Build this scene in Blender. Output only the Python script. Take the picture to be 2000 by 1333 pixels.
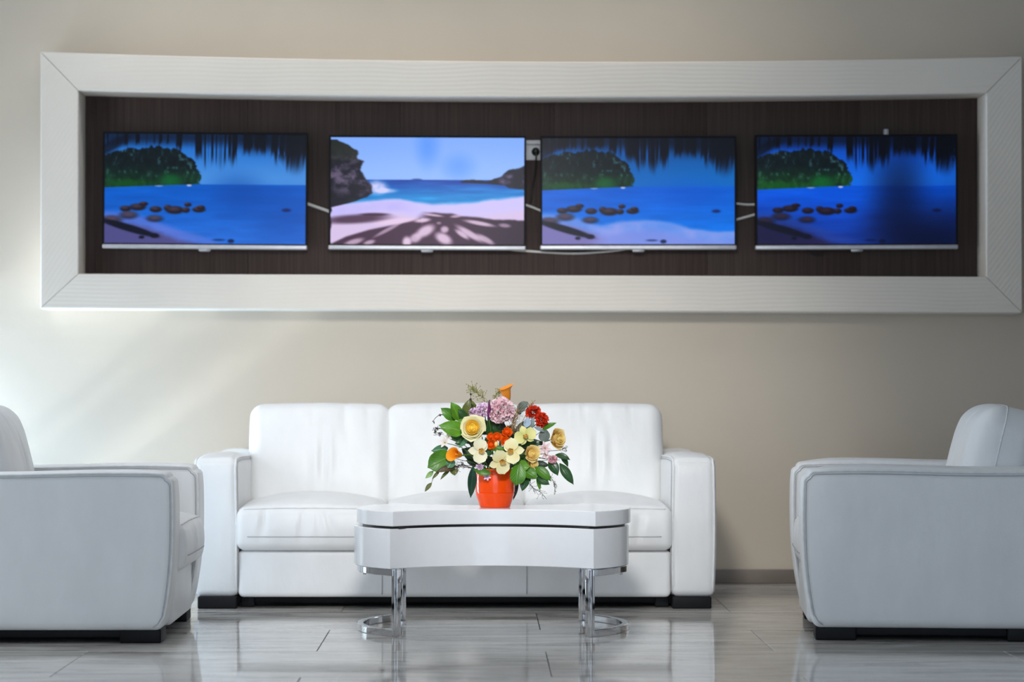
import bpy, math, random
import numpy as np
from mathutils import Vector, Matrix

for o in list(bpy.data.objects):
    bpy.data.objects.remove(o, do_unlink=True)
SC = bpy.context.scene
COL = SC.collection
R = math.radians
rng = np.random.default_rng(7)
random.seed(7)

# ------------------------------------------------------------------ camera
# metres: x right, y into the room (away from the camera), z up. Camera at the origin, 0.93 m high.
cam = bpy.data.objects.new('camera', bpy.data.cameras.new('camera'))
COL.objects.link(cam)
cam.location = (0, 0, 0.93)
cam.rotation_euler = (R(90), 0, 0)
cam.data.sensor_width = 36
cam.data.lens = 85
cam.data.shift_x = 62 / 2000
cam.data.shift_y = 90.5 / 2000
cam.data.clip_start = 0.05
cam.data.dof.use_dof = True
cam.data.dof.focus_distance = 9.28
cam.data.dof.aperture_fstop = 2.1
SC.camera = cam

# ------------------------------------------------------------------ world, exposure, lights
SC.view_settings.view_transform = 'Standard'
SC.view_settings.look = 'None'
SC.view_settings.gamma = 1
SC.view_settings.exposure = 0.0
SC.view_settings.use_curve_mapping = False
W = bpy.data.worlds.new('sky'); SC.world = W; W.use_nodes = True
W.node_tree.nodes['Background'].inputs[0].default_value = (0.84, 0.89, 1.0, 1)
W.node_tree.nodes['Background'].inputs[1].default_value = 1.05

def area(name, loc, rot, sx, sy, power, color, spread=180):
    l = bpy.data.lights.new(name, 'AREA'); l.shape = 'RECTANGLE'; l.size = sx; l.size_y = sy
    l.energy = power; l.color = color; l.spread = R(spread)
    o = bpy.data.objects.new(name, l); COL.objects.link(o); o.location = loc
    o.rotation_euler = tuple(R(a) for a in rot); return o

# daylight through the left window's big bay, plus a fill added by the end wall
area('daylight_left', (-3.47, 9.0, 1.25), (0, -90, 0), 2.0, 1.6, 45, (0.78, 0.89, 1.0))
area('bay_fill', (-3.47, 11.25, .16), (0, -90, 0), 1.75, .34, 290, (0.47, 0.71, 1.0))
# daylight through the window wall behind the camera
area('daylight_front', (0.15, -1.42, 1.5), (90, 0, 0), 5.1, 2.5, 138, (0.63, 0.80, 1.0))
# unseen ceiling fills, added to brighten the sofa group and wall
area('ceiling_fill', (-0.35, 9.3, 3.17), (0, 0, 0), 2.0, 0.6, 3.5, (1.0, 0.96, 0.90), 130)
area('ceiling_fill_b', (-2.0, 9.0, 3.17), (0, 0, 0), 1.0, 1.0, 6, (0.95, 0.97, 1.0), 130)
area('ceiling_fill_c', (-0.3, 10.85, 3.17), (0, 0, 0), 3.2, 0.2, 9.5, (1.0, 0.97, 0.91), 150)
def spot(name, loc, aim, power, color, size, blend, soft):
    l = bpy.data.lights.new(name, 'SPOT'); l.energy = power; l.color = color
    l.spot_size = R(size); l.spot_blend = blend; l.shadow_soft_size = soft
    o = bpy.data.objects.new(name, l); COL.objects.link(o); o.location = loc
    o.rotation_euler = (Vector(aim) - Vector(loc)).to_track_quat('-Z', 'Y').to_euler(); return o
spot('fill_spot', (-.1, 4.6, 2.75), (.1, 10.6, .7), 700, (1, .975, .955), 34, 1, .3)  # unseen spot added to brighten the sofa front
# spot added below floor level, standing in for sun reflected up the end wall
sp = bpy.data.lights.new('glint_spot', 'SPOT')
sp.energy = 7000; sp.color = (0.82, 0.91, 1.0); sp.spot_size = R(19); sp.spot_blend = 0.25; sp.shadow_soft_size = 0.19
so = bpy.data.objects.new('glint_spot', sp); COL.objects.link(so)
so.location = (-10, 10.2, -5.66)
so.rotation_euler = (Vector((-3.4, 11.28, .13)) - so.location).to_track_quat('-Z', 'Y').to_euler()

# ------------------------------------------------------------------ helpers
def link(o, parent=None):
    COL.objects.link(o)
    if parent is not None: o.parent = parent
    return o

def tag(o, label=None, cat=None, group=None, kind=None):
    if label: o['label'] = label
    if cat: o['category'] = cat
    if group: o['group'] = group
    if kind: o['kind'] = kind
    return o

def thing(name, label, cat, loc=(0, 0, 0), rotz=0, group=None):
    o = bpy.data.objects.new(name, None); o.empty_display_size = 0.05
    COL.objects.link(o); o.location = loc; o.rotation_euler = (0, 0, rotz)
    return tag(o, label, cat, group)

def mk(name, geo, mat, parent=None, smooth=True, uv=None, loc=None):
    v, f = geo
    me = bpy.data.meshes.new(name)
    me.from_pydata([tuple(map(float, p)) for p in v], [], [tuple(map(int, q)) for q in f])
    if smooth is True:
        me.polygons.foreach_set('use_smooth', [True] * len(me.polygons))
    if uv is not None:
        lay = me.uv_layers.new(name='UVMap')
        idx = np.empty(len(me.loops), dtype=np.int32); me.loops.foreach_get('vertex_index', idx)
        lay.data.foreach_set('uv', np.asarray(uv, dtype=np.float32)[idx].ravel())
    me.materials.append(mat); me.update()
    if smooth == 'auto':
        me.polygons.foreach_set('use_smooth', [True] * len(me.polygons))
        me.set_sharp_from_angle(angle=R(35))
    o = bpy.data.objects.new(name, me)
    if loc is not None: o.location = loc
    return link(o, parent)

def join(geos):
    V, F, n = [], [], 0
    for v, f in geos:
        v = np.asarray(v, float); V.append(v)
        F += [tuple(i + n for i in q) for q in f]; n += len(v)
    return np.concatenate(V), F

def box(x0, x1, y0, y1, z0, z1):
    v = [(x, y, z) for z in (z0, z1) for y in (y0, y1) for x in (x0, x1)]
    f = [(0, 2, 3, 1), (4, 5, 7, 6), (0, 1, 5, 4), (2, 6, 7, 3), (0, 4, 6, 2), (1, 3, 7, 5)]
    return np.array(v, float), f

def rbox(c, s, r, n=(6, 6, 6), k=4, deform=None):
    """rounded box: centre c, full size s, edge radius r; n interior segments per axis, k per rounded edge."""
    h = np.array(s, float) / 2
    nodes = []
    for a in range(3):
        e = np.linspace(-h[a], -h[a] + r, k + 1)
        m = np.linspace(-h[a] + r, h[a] - r, n[a] + 1)
        nodes.append(np.concatenate([e[:-1], m, -e[::-1][1:]]))
    L = [len(q) for q in nodes]
    key, V, F = {}, [], []
    def vid(i, j, l):
        t = (i, j, l)
        if t not in key:
            key[t] = len(V); V.append((nodes[0][i], nodes[1][j], nodes[2][l]))
        return key[t]
    for a in range(3):
        b, d = (a + 1) % 3, (a + 2) % 3
        for side in (0, L[a] - 1):
            for i in range(L[b] - 1):
                for j in range(L[d] - 1):
                    q = []
                    for (p, r2) in ((i, j), (i + 1, j), (i + 1, j + 1), (i, j + 1)):
                        t = [0, 0, 0]; t[a] = side; t[b] = p; t[d] = r2; q.append(vid(*t))
                    F.append(tuple(q if side else q[::-1]))
    P = np.array(V)
    q = np.clip(P, -(h - r), h - r); d = P - q
    P = q + r * d / np.maximum(np.linalg.norm(d, axis=1, keepdims=True), 1e-9)
    if deform is not None: P = deform(P)
    return P + np.array(c, float), F

def tube(pts, r, n=6, cap=True):
    pts = np.array(pts, float); m = len(pts)
    r = np.broadcast_to(np.asarray(r, float), (m,))
    T = np.gradient(pts, axis=0); T /= np.maximum(np.linalg.norm(T, axis=1, keepdims=True), 1e-9)
    up = np.array((0, 0, 1.0)) if abs(T[0][2]) < .9 else np.array((1.0, 0, 0))
    V, F = [], []
    for i in range(m):
        x = np.cross(T[i], up); nx = np.linalg.norm(x)
        x = x / nx if nx > 1e-6 else np.array((1.0, 0, 0))
        y = np.cross(x, T[i]); up = y
        for j in range(n):
            a = 2 * math.pi * j / n
            V.append(pts[i] + r[i] * (math.cos(a) * x + math.sin(a) * y))
    for i in range(m - 1):
        for j in range(n):
            F.append((i * n + j, i * n + (j + 1) % n, (i + 1) * n + (j + 1) % n, (i + 1) * n + j))
    if cap:
        F.append(tuple(range(n))[::-1]); F.append(tuple((m - 1) * n + j for j in range(n)))
    return np.array(V), F

def smooth_path(ctrl, n=16):
    """Catmull-Rom through control points"""
    c = [np.array(p, float) for p in ctrl]
    c = [2 * c[0] - c[1]] + c + [2 * c[-1] - c[-2]]
    out = []
    for i in range(1, len(c) - 2):
        for t in np.linspace(0, 1, n, endpoint=False):
            a, b, d, e = c[i - 1], c[i], c[i + 1], c[i + 2]
            out.append(.5 * (2 * b + (d - a) * t + (2 * a - 5 * b + 4 * d - e) * t * t + (3 * b - a - 3 * d + e) * t ** 3))
    out.append(c[-2]); return np.array(out)

def lathe(prof, n=40):
    V, F = [], []
    m = len(prof)
    for (r, z) in prof:
        for j in range(n):
            a = 2 * math.pi * j / n; V.append((r * math.cos(a), r * math.sin(a), z))
    for i in range(m - 1):
        for j in range(n):
            F.append((i * n + j, i * n + (j + 1) % n, (i + 1) * n + (j + 1) % n, (i + 1) * n + j))
    F.append(tuple(range(n))[::-1]); F.append(tuple((m - 1) * n + j for j in range(n)))
    return np.array(V), F

def prism(outline, z0, z1, bev=0.0):
    """vertical extrusion of a closed xy outline with softened top and bottom rims"""
    p = np.array(outline, float); n = len(p)
    def inset(d):
        nx = np.roll(p, -1, 0); pv = np.roll(p, 1, 0)
        e1 = p - pv; e2 = nx - p
        n1 = np.stack([-e1[:, 1], e1[:, 0]], 1); n1 /= np.linalg.norm(n1, axis=1, keepdims=True)
        n2 = np.stack([-e2[:, 1], e2[:, 0]], 1); n2 /= np.linalg.norm(n2, axis=1, keepdims=True)
        b = n1 + n2; b /= np.maximum((b * n1).sum(1, keepdims=True), .3)
        return p + d * b / 1.0
    rings = [(p, z0), (p, z1)] if bev == 0 else [(inset(bev), z0), (p, z0 + bev), (p, z1 - bev), (inset(bev), z1)]
    V = np.concatenate([np.column_stack([q, np.full(n, z)]) for q, z in rings]); F = []
    for i in range(len(rings) - 1):
        for j in range(n):
            F.append((i * n + j, i * n + (j + 1) % n, (i + 1) * n + (j + 1) % n, (i + 1) * n + j))
    F.append(tuple(range(n))[::-1]); F.append(tuple((len(rings) - 1) * n + j for j in range(n)))
    return V, F

# ------------------------------------------------------------------ materials
def lin(c):
    c = np.asarray(c, float) / 255
    return np.where(c <= .04045, c / 12.92, ((c + .055) / 1.055) ** 2.4)

class NT:
    def __init__(s, name):
        s.m = bpy.data.materials.new(name); s.m.use_nodes = True
        s.t = s.m.node_tree; s.b = s.t.nodes['Principled BSDF']
    def n(s, typ, **kw):
        nd = s.t.nodes.new(typ)
        for k, v in kw.items():
            if k in nd.inputs.keys() and not hasattr(nd, k): nd.inputs[k].default_value = v
            else: setattr(nd, k, v)
        return nd
    def l(s, a, b): s.t.links.new(a, b)
    def set(s, **kw):
        for k, v in kw.items():
            k = k.replace('_', ' ')
            s.b.inputs[k].default_value = (*v, 1) if isinstance(v, (tuple, list, np.ndarray)) and len(v) == 3 else v
        return s

def ramp(nt, fac, stops):
    r = nt.n('ShaderNodeValToRGB'); e = r.color_ramp.elements
    while len(e) < len(stops): e.new(0.5)
    for el, (p, c) in zip(e, stops): el.position = p; el.color = (*c, 1)
    nt.l(fac, r.inputs[0]); return r.outputs[0]

def plain(name, col, rough=.5, metal=0.0, var=0.06, scale=30, bump=0.0, **kw):
    """colour with a little procedural mottling"""
    nt = NT(name); nt.set(Roughness=rough, Metallic=metal, **kw)
    tc = nt.n('ShaderNodeTexCoord'); no = nt.n('ShaderNodeTexNoise'); no.inputs['Scale'].default_value = scale
    nt.l(tc.outputs['Object'], no.inputs['Vector'])
    c = np.asarray(col, float)
    nt.l(ramp(nt, no.outputs['Fac'], [(.3, c * (1 - var)), (.7, np.minimum(c * (1 + var), 1))]), nt.b.inputs['Base Color'])
    if bump:
        bp = nt.n('ShaderNodeBump'); bp.inputs['Strength'].default_value = bump; bp.inputs['Distance'].default_value = .01
        nt.l(no.outputs['Fac'], bp.inputs['Height']); nt.l(bp.outputs[0], nt.b.inputs['Normal'])
    return nt.m

def leather():
    nt = NT('white_leather'); nt.set(Roughness=.42, Specular_IOR_Level=.45)
    tc = nt.n('ShaderNodeTexCoord')
    vo = nt.n('ShaderNodeTexVoronoi'); vo.inputs['Scale'].default_value = 260
    n1 = nt.n('ShaderNodeTexNoise'); n1.inputs['Scale'].default_value = 9; n1.inputs['Detail'].default_value = 4
    mp = nt.n('ShaderNodeMapping'); mp.inputs['Scale'].default_value = (1, 1, .45)
    nt.l(tc.outputs['Object'], mp.inputs[0]); nt.l(mp.outputs[0], n1.inputs['Vector']); nt.l(tc.outputs['Object'], vo.inputs['Vector'])
    nt.l(ramp(nt, n1.outputs['Fac'], [(.3, (.80, .80, .79)), (.7, (.85, .85, .84))]), nt.b.inputs['Base Color'])
    b1 = nt.n('ShaderNodeBump'); b1.inputs['Strength'].default_value = .22; b1.inputs['Distance'].default_value = .02
    b2 = nt.n('ShaderNodeBump'); b2.inputs['Strength'].default_value = .08; b2.inputs['Distance'].default_value = .002
    nt.l(n1.outputs['Fac'], b1.inputs['Height']); nt.l(vo.outputs['Distance'], b2.inputs['Height'])
    nt.l(b1.outputs[0], b2.inputs['Normal']); nt.l(b2.outputs[0], nt.b.inputs['Normal'])
    return nt.m

def combed_plaster(name, col, strength, scale=22, rot=0.0):
    """plaster dragged with a comb: wavy fine lines"""
    nt = NT(name); nt.set(Roughness=.62, Specular_IOR_Level=.35)
    tc = nt.n('ShaderNodeTexCoord'); mp = nt.n('ShaderNodeMapping'); mp.inputs['Rotation'].default_value = (0, rot, 0)
    nt.l(tc.outputs['Object'], mp.inputs[0])
    wv = nt.n('ShaderNodeTexWave'); wv.wave_type = 'BANDS'; wv.bands_direction = 'Z'
    wv.inputs['Scale'].default_value = scale; wv.inputs['Distortion'].default_value = 9
    wv.inputs['Detail'].default_value = 1.0; wv.inputs['Detail Scale'].default_value = .12
    no = nt.n('ShaderNodeTexNoise'); no.inputs['Scale'].default_value = 1.6; no.inputs['Detail'].default_value = 5
    nt.l(mp.outputs[0], wv.inputs['Vector']); nt.l(tc.outputs['Object'], no.inputs['Vector'])
    c = np.array(col)
    nt.l(ramp(nt, no.outputs['Fac'], [(.35, c * .97), (.65, np.minimum(c * 1.03, 1))]), nt.b.inputs['Base Color'])
    bp = nt.n('ShaderNodeBump'); bp.inputs['Strength'].default_value = strength; bp.inputs['Distance'].default_value = .004
    nt.l(wv.outputs['Fac'], bp.inputs['Height']); nt.l(bp.outputs[0], nt.b.inputs['Normal'])
    return nt.m

def marble():
    nt = NT('grey_marble'); nt.set(Specular_IOR_Level=.5)
    tc = nt.n('ShaderNodeTexCoord'); oi = nt.n('ShaderNodeObjectInfo')
    mu = nt.n('ShaderNodeMath', operation='MULTIPLY'); mu.inputs[1].default_value = 37
    nt.l(oi.outputs['Random'], mu.inputs[0])
    cx = nt.n('ShaderNodeCombineXYZ'); nt.l(mu.outputs[0], cx.inputs[0]); nt.l(mu.outputs[0], cx.inputs[1])
    ad = nt.n('ShaderNodeVectorMath', operation='ADD'); nt.l(tc.outputs['Object'], ad.inputs[0]); nt.l(cx.outputs[0], ad.inputs[1])
    mp = nt.n('ShaderNodeMapping'); mp.inputs['Scale'].default_value = (.9, 3.6, 1); mp.inputs['Rotation'].default_value = (0, 0, .16)
    nt.l(ad.outputs[0], mp.inputs[0])
    n1 = nt.n('ShaderNodeTexNoise'); n1.inputs['Scale'].default_value = 2.2; n1.inputs['Detail'].default_value = 8; n1.inputs['Roughness'].default_value = .62; n1.inputs['Distortion'].default_value = .8
    n2 = nt.n('ShaderNodeTexNoise'); n2.inputs['Scale'].default_value = 1.3; n2.inputs['Detail'].default_value = 3; n2.inputs['Distortion'].default_value = 2.2
    nt.l(mp.outputs[0], n1.inputs['Vector']); nt.l(mp.outputs[0], n2.inputs['Vector'])
    base = ramp(nt, n1.outputs['Fac'], [(.30, (.32, .30, .275)), (.48, (.60, .57, .53)), (.58, (.70, .665, .62)), (.72, (.86, .82, .77))])
    vein = ramp(nt, n2.outputs['Fac'], [(.485, (0, 0, 0)), (.5, (1, 1, 1)), (.515, (0, 0, 0))])
    mx = nt.n('ShaderNodeMix', data_type='RGBA'); nt.l(base, mx.inputs[6]); mx.inputs[7].default_value = (.5, .48, .45, 1)
    m2 = nt.n('ShaderNodeMath', operation='MULTIPLY'); nt.l(vein, m2.inputs[0]); m2.inputs[1].default_value = .35; nt.l(m2.outputs[0], mx.inputs[0])
    nt.l(mx.outputs[2], nt.b.inputs['Base Color'])
    rr = nt.n('ShaderNodeMapRange'); rr.inputs[3].default_value = .035; rr.inputs[4].default_value = .075
    nt.l(n1.outputs['Fac'], rr.inputs[0]); nt.l(rr.outputs[0], nt.b.inputs['Roughness'])
    return nt.m

def streaked(name, c0, c1, rough):
    nt = NT(name); nt.set(Roughness=rough, Specular_IOR_Level=.25)
    tc = nt.n('ShaderNodeTexCoord'); mp = nt.n('ShaderNodeMapping'); mp.inputs['Scale'].default_value = (60, 1, 1.2)
    no = nt.n('ShaderNodeTexNoise'); no.inputs['Scale'].default_value = 2; no.inputs['Detail'].default_value = 5
    nt.l(tc.outputs['Object'], mp.inputs[0]); nt.l(mp.outputs[0], no.inputs['Vector'])
    nt.l(ramp(nt, no.outputs['Fac'], [(.3, c0), (.7, c1)]), nt.b.inputs['Base Color'])
    return nt.m

def screen_mat():
    nt = NT('screen_picture'); nt.set(Base_Color=(.003, .003, .004), Roughness=.3, Specular_IOR_Level=.12, Emission_Strength=1.0)
    at = nt.n('ShaderNodeAttribute'); at.attribute_name = 'picture'
    nt.l(at.outputs['Color'], nt.b.inputs['Emission Color'])
    return nt.m

def glass_mat():
    nt = NT('window_glass'); t = nt.t
    tr = nt.n('ShaderNodeBsdfTransparent'); gl = nt.n('ShaderNodeBsdfGlossy'); gl.inputs['Roughness'].default_value = .02
    mx = nt.n('ShaderNodeMixShader'); mx.inputs[0].default_value = .06
    nt.l(tr.outputs[0], mx.inputs[1]); nt.l(gl.outputs[0], mx.inputs[2])
    nt.l(mx.outputs[0], t.nodes['Material Output'].inputs[0]); return nt.m

def leaf_mat(name, col, vein, rough=.38, trans=.0):
    """leaf with midrib and side veins from its own UV (u across, v along)"""
    nt = NT(name); nt.set(Roughness=rough, Specular_IOR_Level=.5)
    uv = nt.n('ShaderNodeUVMap'); sx = nt.n('ShaderNodeSeparateXYZ'); nt.l(uv.outputs[0], sx.inputs[0])
    a = nt.n('ShaderNodeMath', operation='SUBTRACT'); nt.l(sx.outputs[0], a.inputs[0]); a.inputs[1].default_value = .5
    b = nt.n('ShaderNodeMath', operation='ABSOLUTE'); nt.l(a.outputs[0], b.inputs[0])
    mid = ramp(nt, b.outputs[0], [(.0, (1, 1, 1)), (.06, (0, 0, 0))])
    s = nt.n('ShaderNodeMath', operation='MULTIPLY_ADD'); nt.l(b.outputs[0], s.inputs[0]); s.inputs[1].default_value = -.9; nt.l(sx.outputs[1], s.inputs[2])
    w = nt.n('ShaderNodeMath', operation='MULTIPLY'); nt.l(s.outputs[0], w.inputs[0]); w.inputs[1].default_value = 44
    sn = nt.n('ShaderNodeMath', operation='SINE'); nt.l(w.outputs[0], sn.inputs[0])
    side = ramp(nt, sn.outputs[0], [(.82, (0, 0, 0)), (1, (.5, .5, .5))])
    mxv = nt.n('ShaderNodeMath', operation='MAXIMUM'); nt.l(mid, mxv.inputs[0]); nt.l(side, mxv.inputs[1])
    tc = nt.n('ShaderNodeTexCoord'); no = nt.n('ShaderNodeTexNoise'); no.inputs['Scale'].default_value = 28
    nt.l(tc.outputs['Object'], no.inputs['Vector']); c = np.array(col, float)
    base = ramp(nt, no.outputs['Fac'], [(.3, c * .7), (.7, np.minimum(c * 1.3, 1))])
    mx = nt.n('ShaderNodeMix', data_type='RGBA'); nt.l(mxv.outputs[0], mx.inputs[0]); nt.l(base, mx.inputs[6]); mx.inputs[7].default_value = (*vein, 1)
    nt.l(mx.outputs[2], nt.b.inputs['Base Color'])
    bp = nt.n('ShaderNodeBump'); bp.inputs['Strength'].default_value = .5; bp.inputs['Distance'].default_value = .002
    nt.l(mxv.outputs[0], bp.inputs['Height']); nt.l(bp.outputs[0], nt.b.inputs['Normal'])
    return nt.m

def petal_mat(name, base, tip, rough=.5, sss=.15, mid=.5):
    """petal shaded from claw (v=0) to tip (v=1) with fine lengthwise lines"""
    nt = NT(name); nt.set(Roughness=rough, Specular_IOR_Level=.3, Subsurface_Weight=sss, Subsurface_Scale=.01)
    uv = nt.n('ShaderNodeUVMap'); sx = nt.n('ShaderNodeSeparateXYZ'); nt.l(uv.outputs[0], sx.inputs[0])
    g = ramp(nt, sx.outputs[1], [(max(mid - .45, 0), base), (min(mid + .35, 1), tip)])
    w = nt.n('ShaderNodeMath', operation='MULTIPLY'); nt.l(sx.outputs[0], w.inputs[0]); w.inputs[1].default_value = 70
    sn = nt.n('ShaderNodeMath', operation='SINE'); nt.l(w.outputs[0], sn.inputs[0])
    sc = nt.n('ShaderNodeMapRange'); sc.inputs[1].default_value = -1; sc.inputs[3].default_value = .985; sc.inputs[4].default_value = 1.0
    nt.l(sn.outputs[0], sc.inputs[0])
    mx = nt.n('ShaderNodeMix', data_type='RGBA', blend_type='MULTIPLY'); mx.inputs[0].default_value = 1
    nt.l(g, mx.inputs[6]); nt.l(sc.outputs[0], mx.inputs[7]); nt.l(mx.outputs[2], nt.b.inputs['Base Color'])
    return nt.m

M = dict(
    leather=leather(),
    piping=plain('leather_piping', (.80, .80, .79), .4),
    seam=plain('seam_thread', (.44, .44, .45), .6),
    wall=combed_plaster('beige_wallpaper', (.60, .515, .41), .05, 5),
    frame_h=combed_plaster('white_combed_plaster', (.75, .685, .60), .12, 16),
    frame_v=combed_plaster('white_combed_plaster_upright', (.75, .685, .60), .12, 16, R(55)),
    brown=streaked('brown_panel', (.038, .023, .018), (.066, .043, .035), .6),
    marble=marble(),
    grout=plain('dark_grout', (.10, .095, .09), .8),
    skirting=plain('brown_skirting_stone', (.22, .18, .145), .35, var=.2, scale=6),
    ceiling=plain('ceiling_paint', (.80, .79, .77), .8),
    dark=plain('dark_wood_wall', (.10, .08, .065), .5, var=.25, scale=4),
    white_wall=plain('white_wall_paint', (.78, .78, .76), .7),
    black=plain('black_stained_wood', (.008, .008, .009), .5, Specular_IOR_Level=.15),
    tvblack=plain('black_tv_plastic', (.006, .006, .007), .5, Specular_IOR_Level=.12),
    silver=plain('brushed_silver_trim', (.50, .50, .52), .4, .5),
    silver_plastic=plain('translucent_grey_plastic', (.55, .55, .58), .3),
    screen=screen_mat(), glass=glass_mat(),
    chrome=plain('chrome', (.62, .63, .65), .07, 1.0, var=.02),
    lacquer=plain('white_gloss_lacquer', (.84, .85, .87), .16, var=.01),
    gap=plain('shadow_gap_black', (.01, .01, .01), .4),
    cable_w=plain('white_cable', (.72, .70, .66), .5),
    cable_k=plain('black_cable', (.012, .012, .012), .45),
    socket=plain('white_socket_plastic', (.62, .61, .60), .4),
    alu=plain('white_window_frame', (.75, .76, .77), .35),
    pot=plain('orange_glazed_ceramic', (.92, .075, .003), .16, var=.03, Specular_IOR_Level=.35),
    foam=plain('floral_foam', (.03, .07, .025), .9, bump=.6, scale=120),
    stem=plain('green_stem', (.07, .16, .03), .5),
    twig=plain('brown_twig', (.045, .03, .022), .7),
    sprig=plain('yellow_green_sprig', (.30, .29, .08), .7),
    tan=plain('tan_dried_grass', (.42, .28, .13), .7),
    lamp=plain('lamp_housing', (.8, .8, .8), .4),
)

# ------------------------------------------------------------------ room
BW = 11.46                     # end wall distance
def structure(name, geo, mat, parent=None, smooth=False, kind=True):
    o = mk(name, geo, mat, parent, smooth)
    if kind: o['kind'] = 'structure'
    return o

structure('wall_back', box(-3.6, 3.1, BW, BW + .2, -3.2, 3.3), M['wall'])
structure('ceiling', box(-3.6, 3.1, -1.7, BW, 3.2, 3.4), M['ceiling'])
structure('wall_right', box(2.9, 3.1, -1.7, BW, -.2, 3.2), M['dark'])
# left wall: solid towards the camera, then the tall window, run below floor level to admit the glint
structure('wall_left', join([box(-3.6, -3.4, -1.7, 8.1, -.2, 3.2), box(-3.6, -3.4, 8.1, BW, 2.98, 3.2),
                              box(-3.6, -3.4, 9.85, 11.072, -3.2, 2.98)]), M['white_wall'])  # last box: pier added to keep the glint off the frame front
structure('wall_front', join([box(-3.4, -2.45, -1.7, -1.5, -.2, 3.2), box(2.75, 2.9, -1.7, -1.5, -.2, 3.2),
                              box(-2.45, 2.75, -1.7, -1.5, 2.8, 3.2), box(-2.45, 2.75, -1.7, -1.5, -.2, .2)]), M['white_wall'])
fl = structure('floor', join([box(-2.46, 2.9, -1.5, BW, -.2, -.012), box(-3.4, -2.46, -1.5, 8.1, -.2, -.012)]), M['grout'])  # stops short at the left, an opening made to let the glint up
TL, TD, J = 1.612, .76, .0028
def tile_geo(l, d):
    a, b, c = l / 2 - J / 2, d / 2 - J / 2, .0012
    V = [(-a, -b, -.012), (a, -b, -.012), (a, b, -.012), (-a, b, -.012),
         (-a, -b, -c), (a, -b, -c), (a, b, -c), (-a, b, -c),
         (-a + c, -b + c, 0), (a - c, -b + c, 0), (a - c, b - c, 0), (-a + c, b - c, 0)]
    F = [(0, 1, 5, 4), (1, 2, 6, 5), (2, 3, 7, 6), (3, 0, 4, 7), (4, 5, 9, 8), (5, 6, 10, 9), (6, 7, 11, 10), (7, 4, 8, 11), (8, 9, 10, 11)]
    return np.array(V, float), F
row = 0
meshes = {}
y_edges = [10.03 + TD * k for k in range(-15, 3)]
for r_i in range(-15, 2):
    y0, y1 = 10.03 + TD * r_i, min(10.03 + TD * (r_i + 1), BW)
    off = .23 if (r_i % 2) else -.576
    for k in range(-3, 4):
        x0, x1 = off + TL * k, off + TL * (k + 1)
        lo = -2.46 if y1 > 8.1 else -3.4
        x0, x1 = max(x0, lo), min(x1, 2.9)
        if x1 - x0 < .05: continue
        key = (round(x1 - x0, 4), round(y1 - y0, 4))
        if key not in meshes:
            o = mk('tile', tile_geo(*key), M['marble'], fl, False); meshes[key] = o.data
        else:
            o = link(bpy.data.objects.new('tile', meshes[key]), fl)
        o.location = ((x0 + x1) / 2, (y0 + y1) / 2, 0)
structure('baseboard_back', rbox((.22, BW - .007, .034), (5.34, .014, .066), .004, (8, 1, 1), 2), M['skirting'], smooth=True)

# left window: frame, panes, and bars added to cut the glint into fading streaks
wl = structure('window_1', join([box(-3.47, -3.40, 8.1, 8.16, -3.0, 2.98), box(-3.47, -3.40, BW - .05, BW, -3.0, 2.98),
                                 box(-3.47, -3.40, 8.1, BW, 2.92, 2.98), box(-3.47, -3.40, 8.1, BW, -3.2, -.772)]), M['alu'])
slats = [(-.61, -.556), (-.53, -.443), (-.362, -.332)] + [(.42 + .075 * k, .42 + .075 * k + .007 * (k + 1)) for k in range(10)] + [(1.17, 2.92)]
for (a, b) in slats:
    mk('streak_bar' if b - a < .2 else 'beam_blocker', rbox((-3.435, (11.072 + BW) / 2, (a + b) / 2), (.05, BW - 11.072, b - a), .003, (1, 1, 1), 2), M['alu'], wl)
for ym in (9.2,):
    mk('mullion', rbox((-3.435, ym, 1.1), (.06, .05, 3.7), .006, (1, 1, 1), 2), M['alu'], wl)
mk('pane', box(-3.442, -3.436, 8.14, BW - .03, -.8, 2.94), M['glass'], wl, False)
wf = structure('window_2', join([box(-2.45, -2.39, -1.62, -1.56, .2, 2.8), box(2.69, 2.75, -1.62, -1.56, .2, 2.8),
                                 box(-2.45, 2.75, -1.62, -1.56, .2, .26), box(-2.45, 2.75, -1.62, -1.56, 2.74, 2.8)]), M['alu'])
for xm in (-.70, 1.0):
    mk('mullion', rbox((xm, -1.59, 1.5), (.05, .06, 2.5), .006, (1, 1, 1), 2), M['alu'], wf)
mk('pane', box(-2.41, 2.71, -1.595, -1.589, .24, 2.76), M['glass'], wf, False)

# unseen panel lamp, added as a body for the ceiling fill
lt = thing('added_ceiling_panel', 'flat white rectangular panel lamp added to the unseen ceiling above the coffee table', 'lamp', (-.35, 9.3, 3.2))
mk('lamp_frame', join([box(-1.06, 1.06, -.36, -.31, -.03, 0), box(-1.06, 1.06, .31, .36, -.03, 0),
                       box(-1.06, -1.01, -.31, .31, -.03, 0), box(1.01, 1.06, -.31, .31, -.03, 0)]), M['lamp'], lt, False)

mk('diffuser', box(-1.01, 1.01, -.31, .31, -.008, 0), M['lamp'], lt, False)

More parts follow.
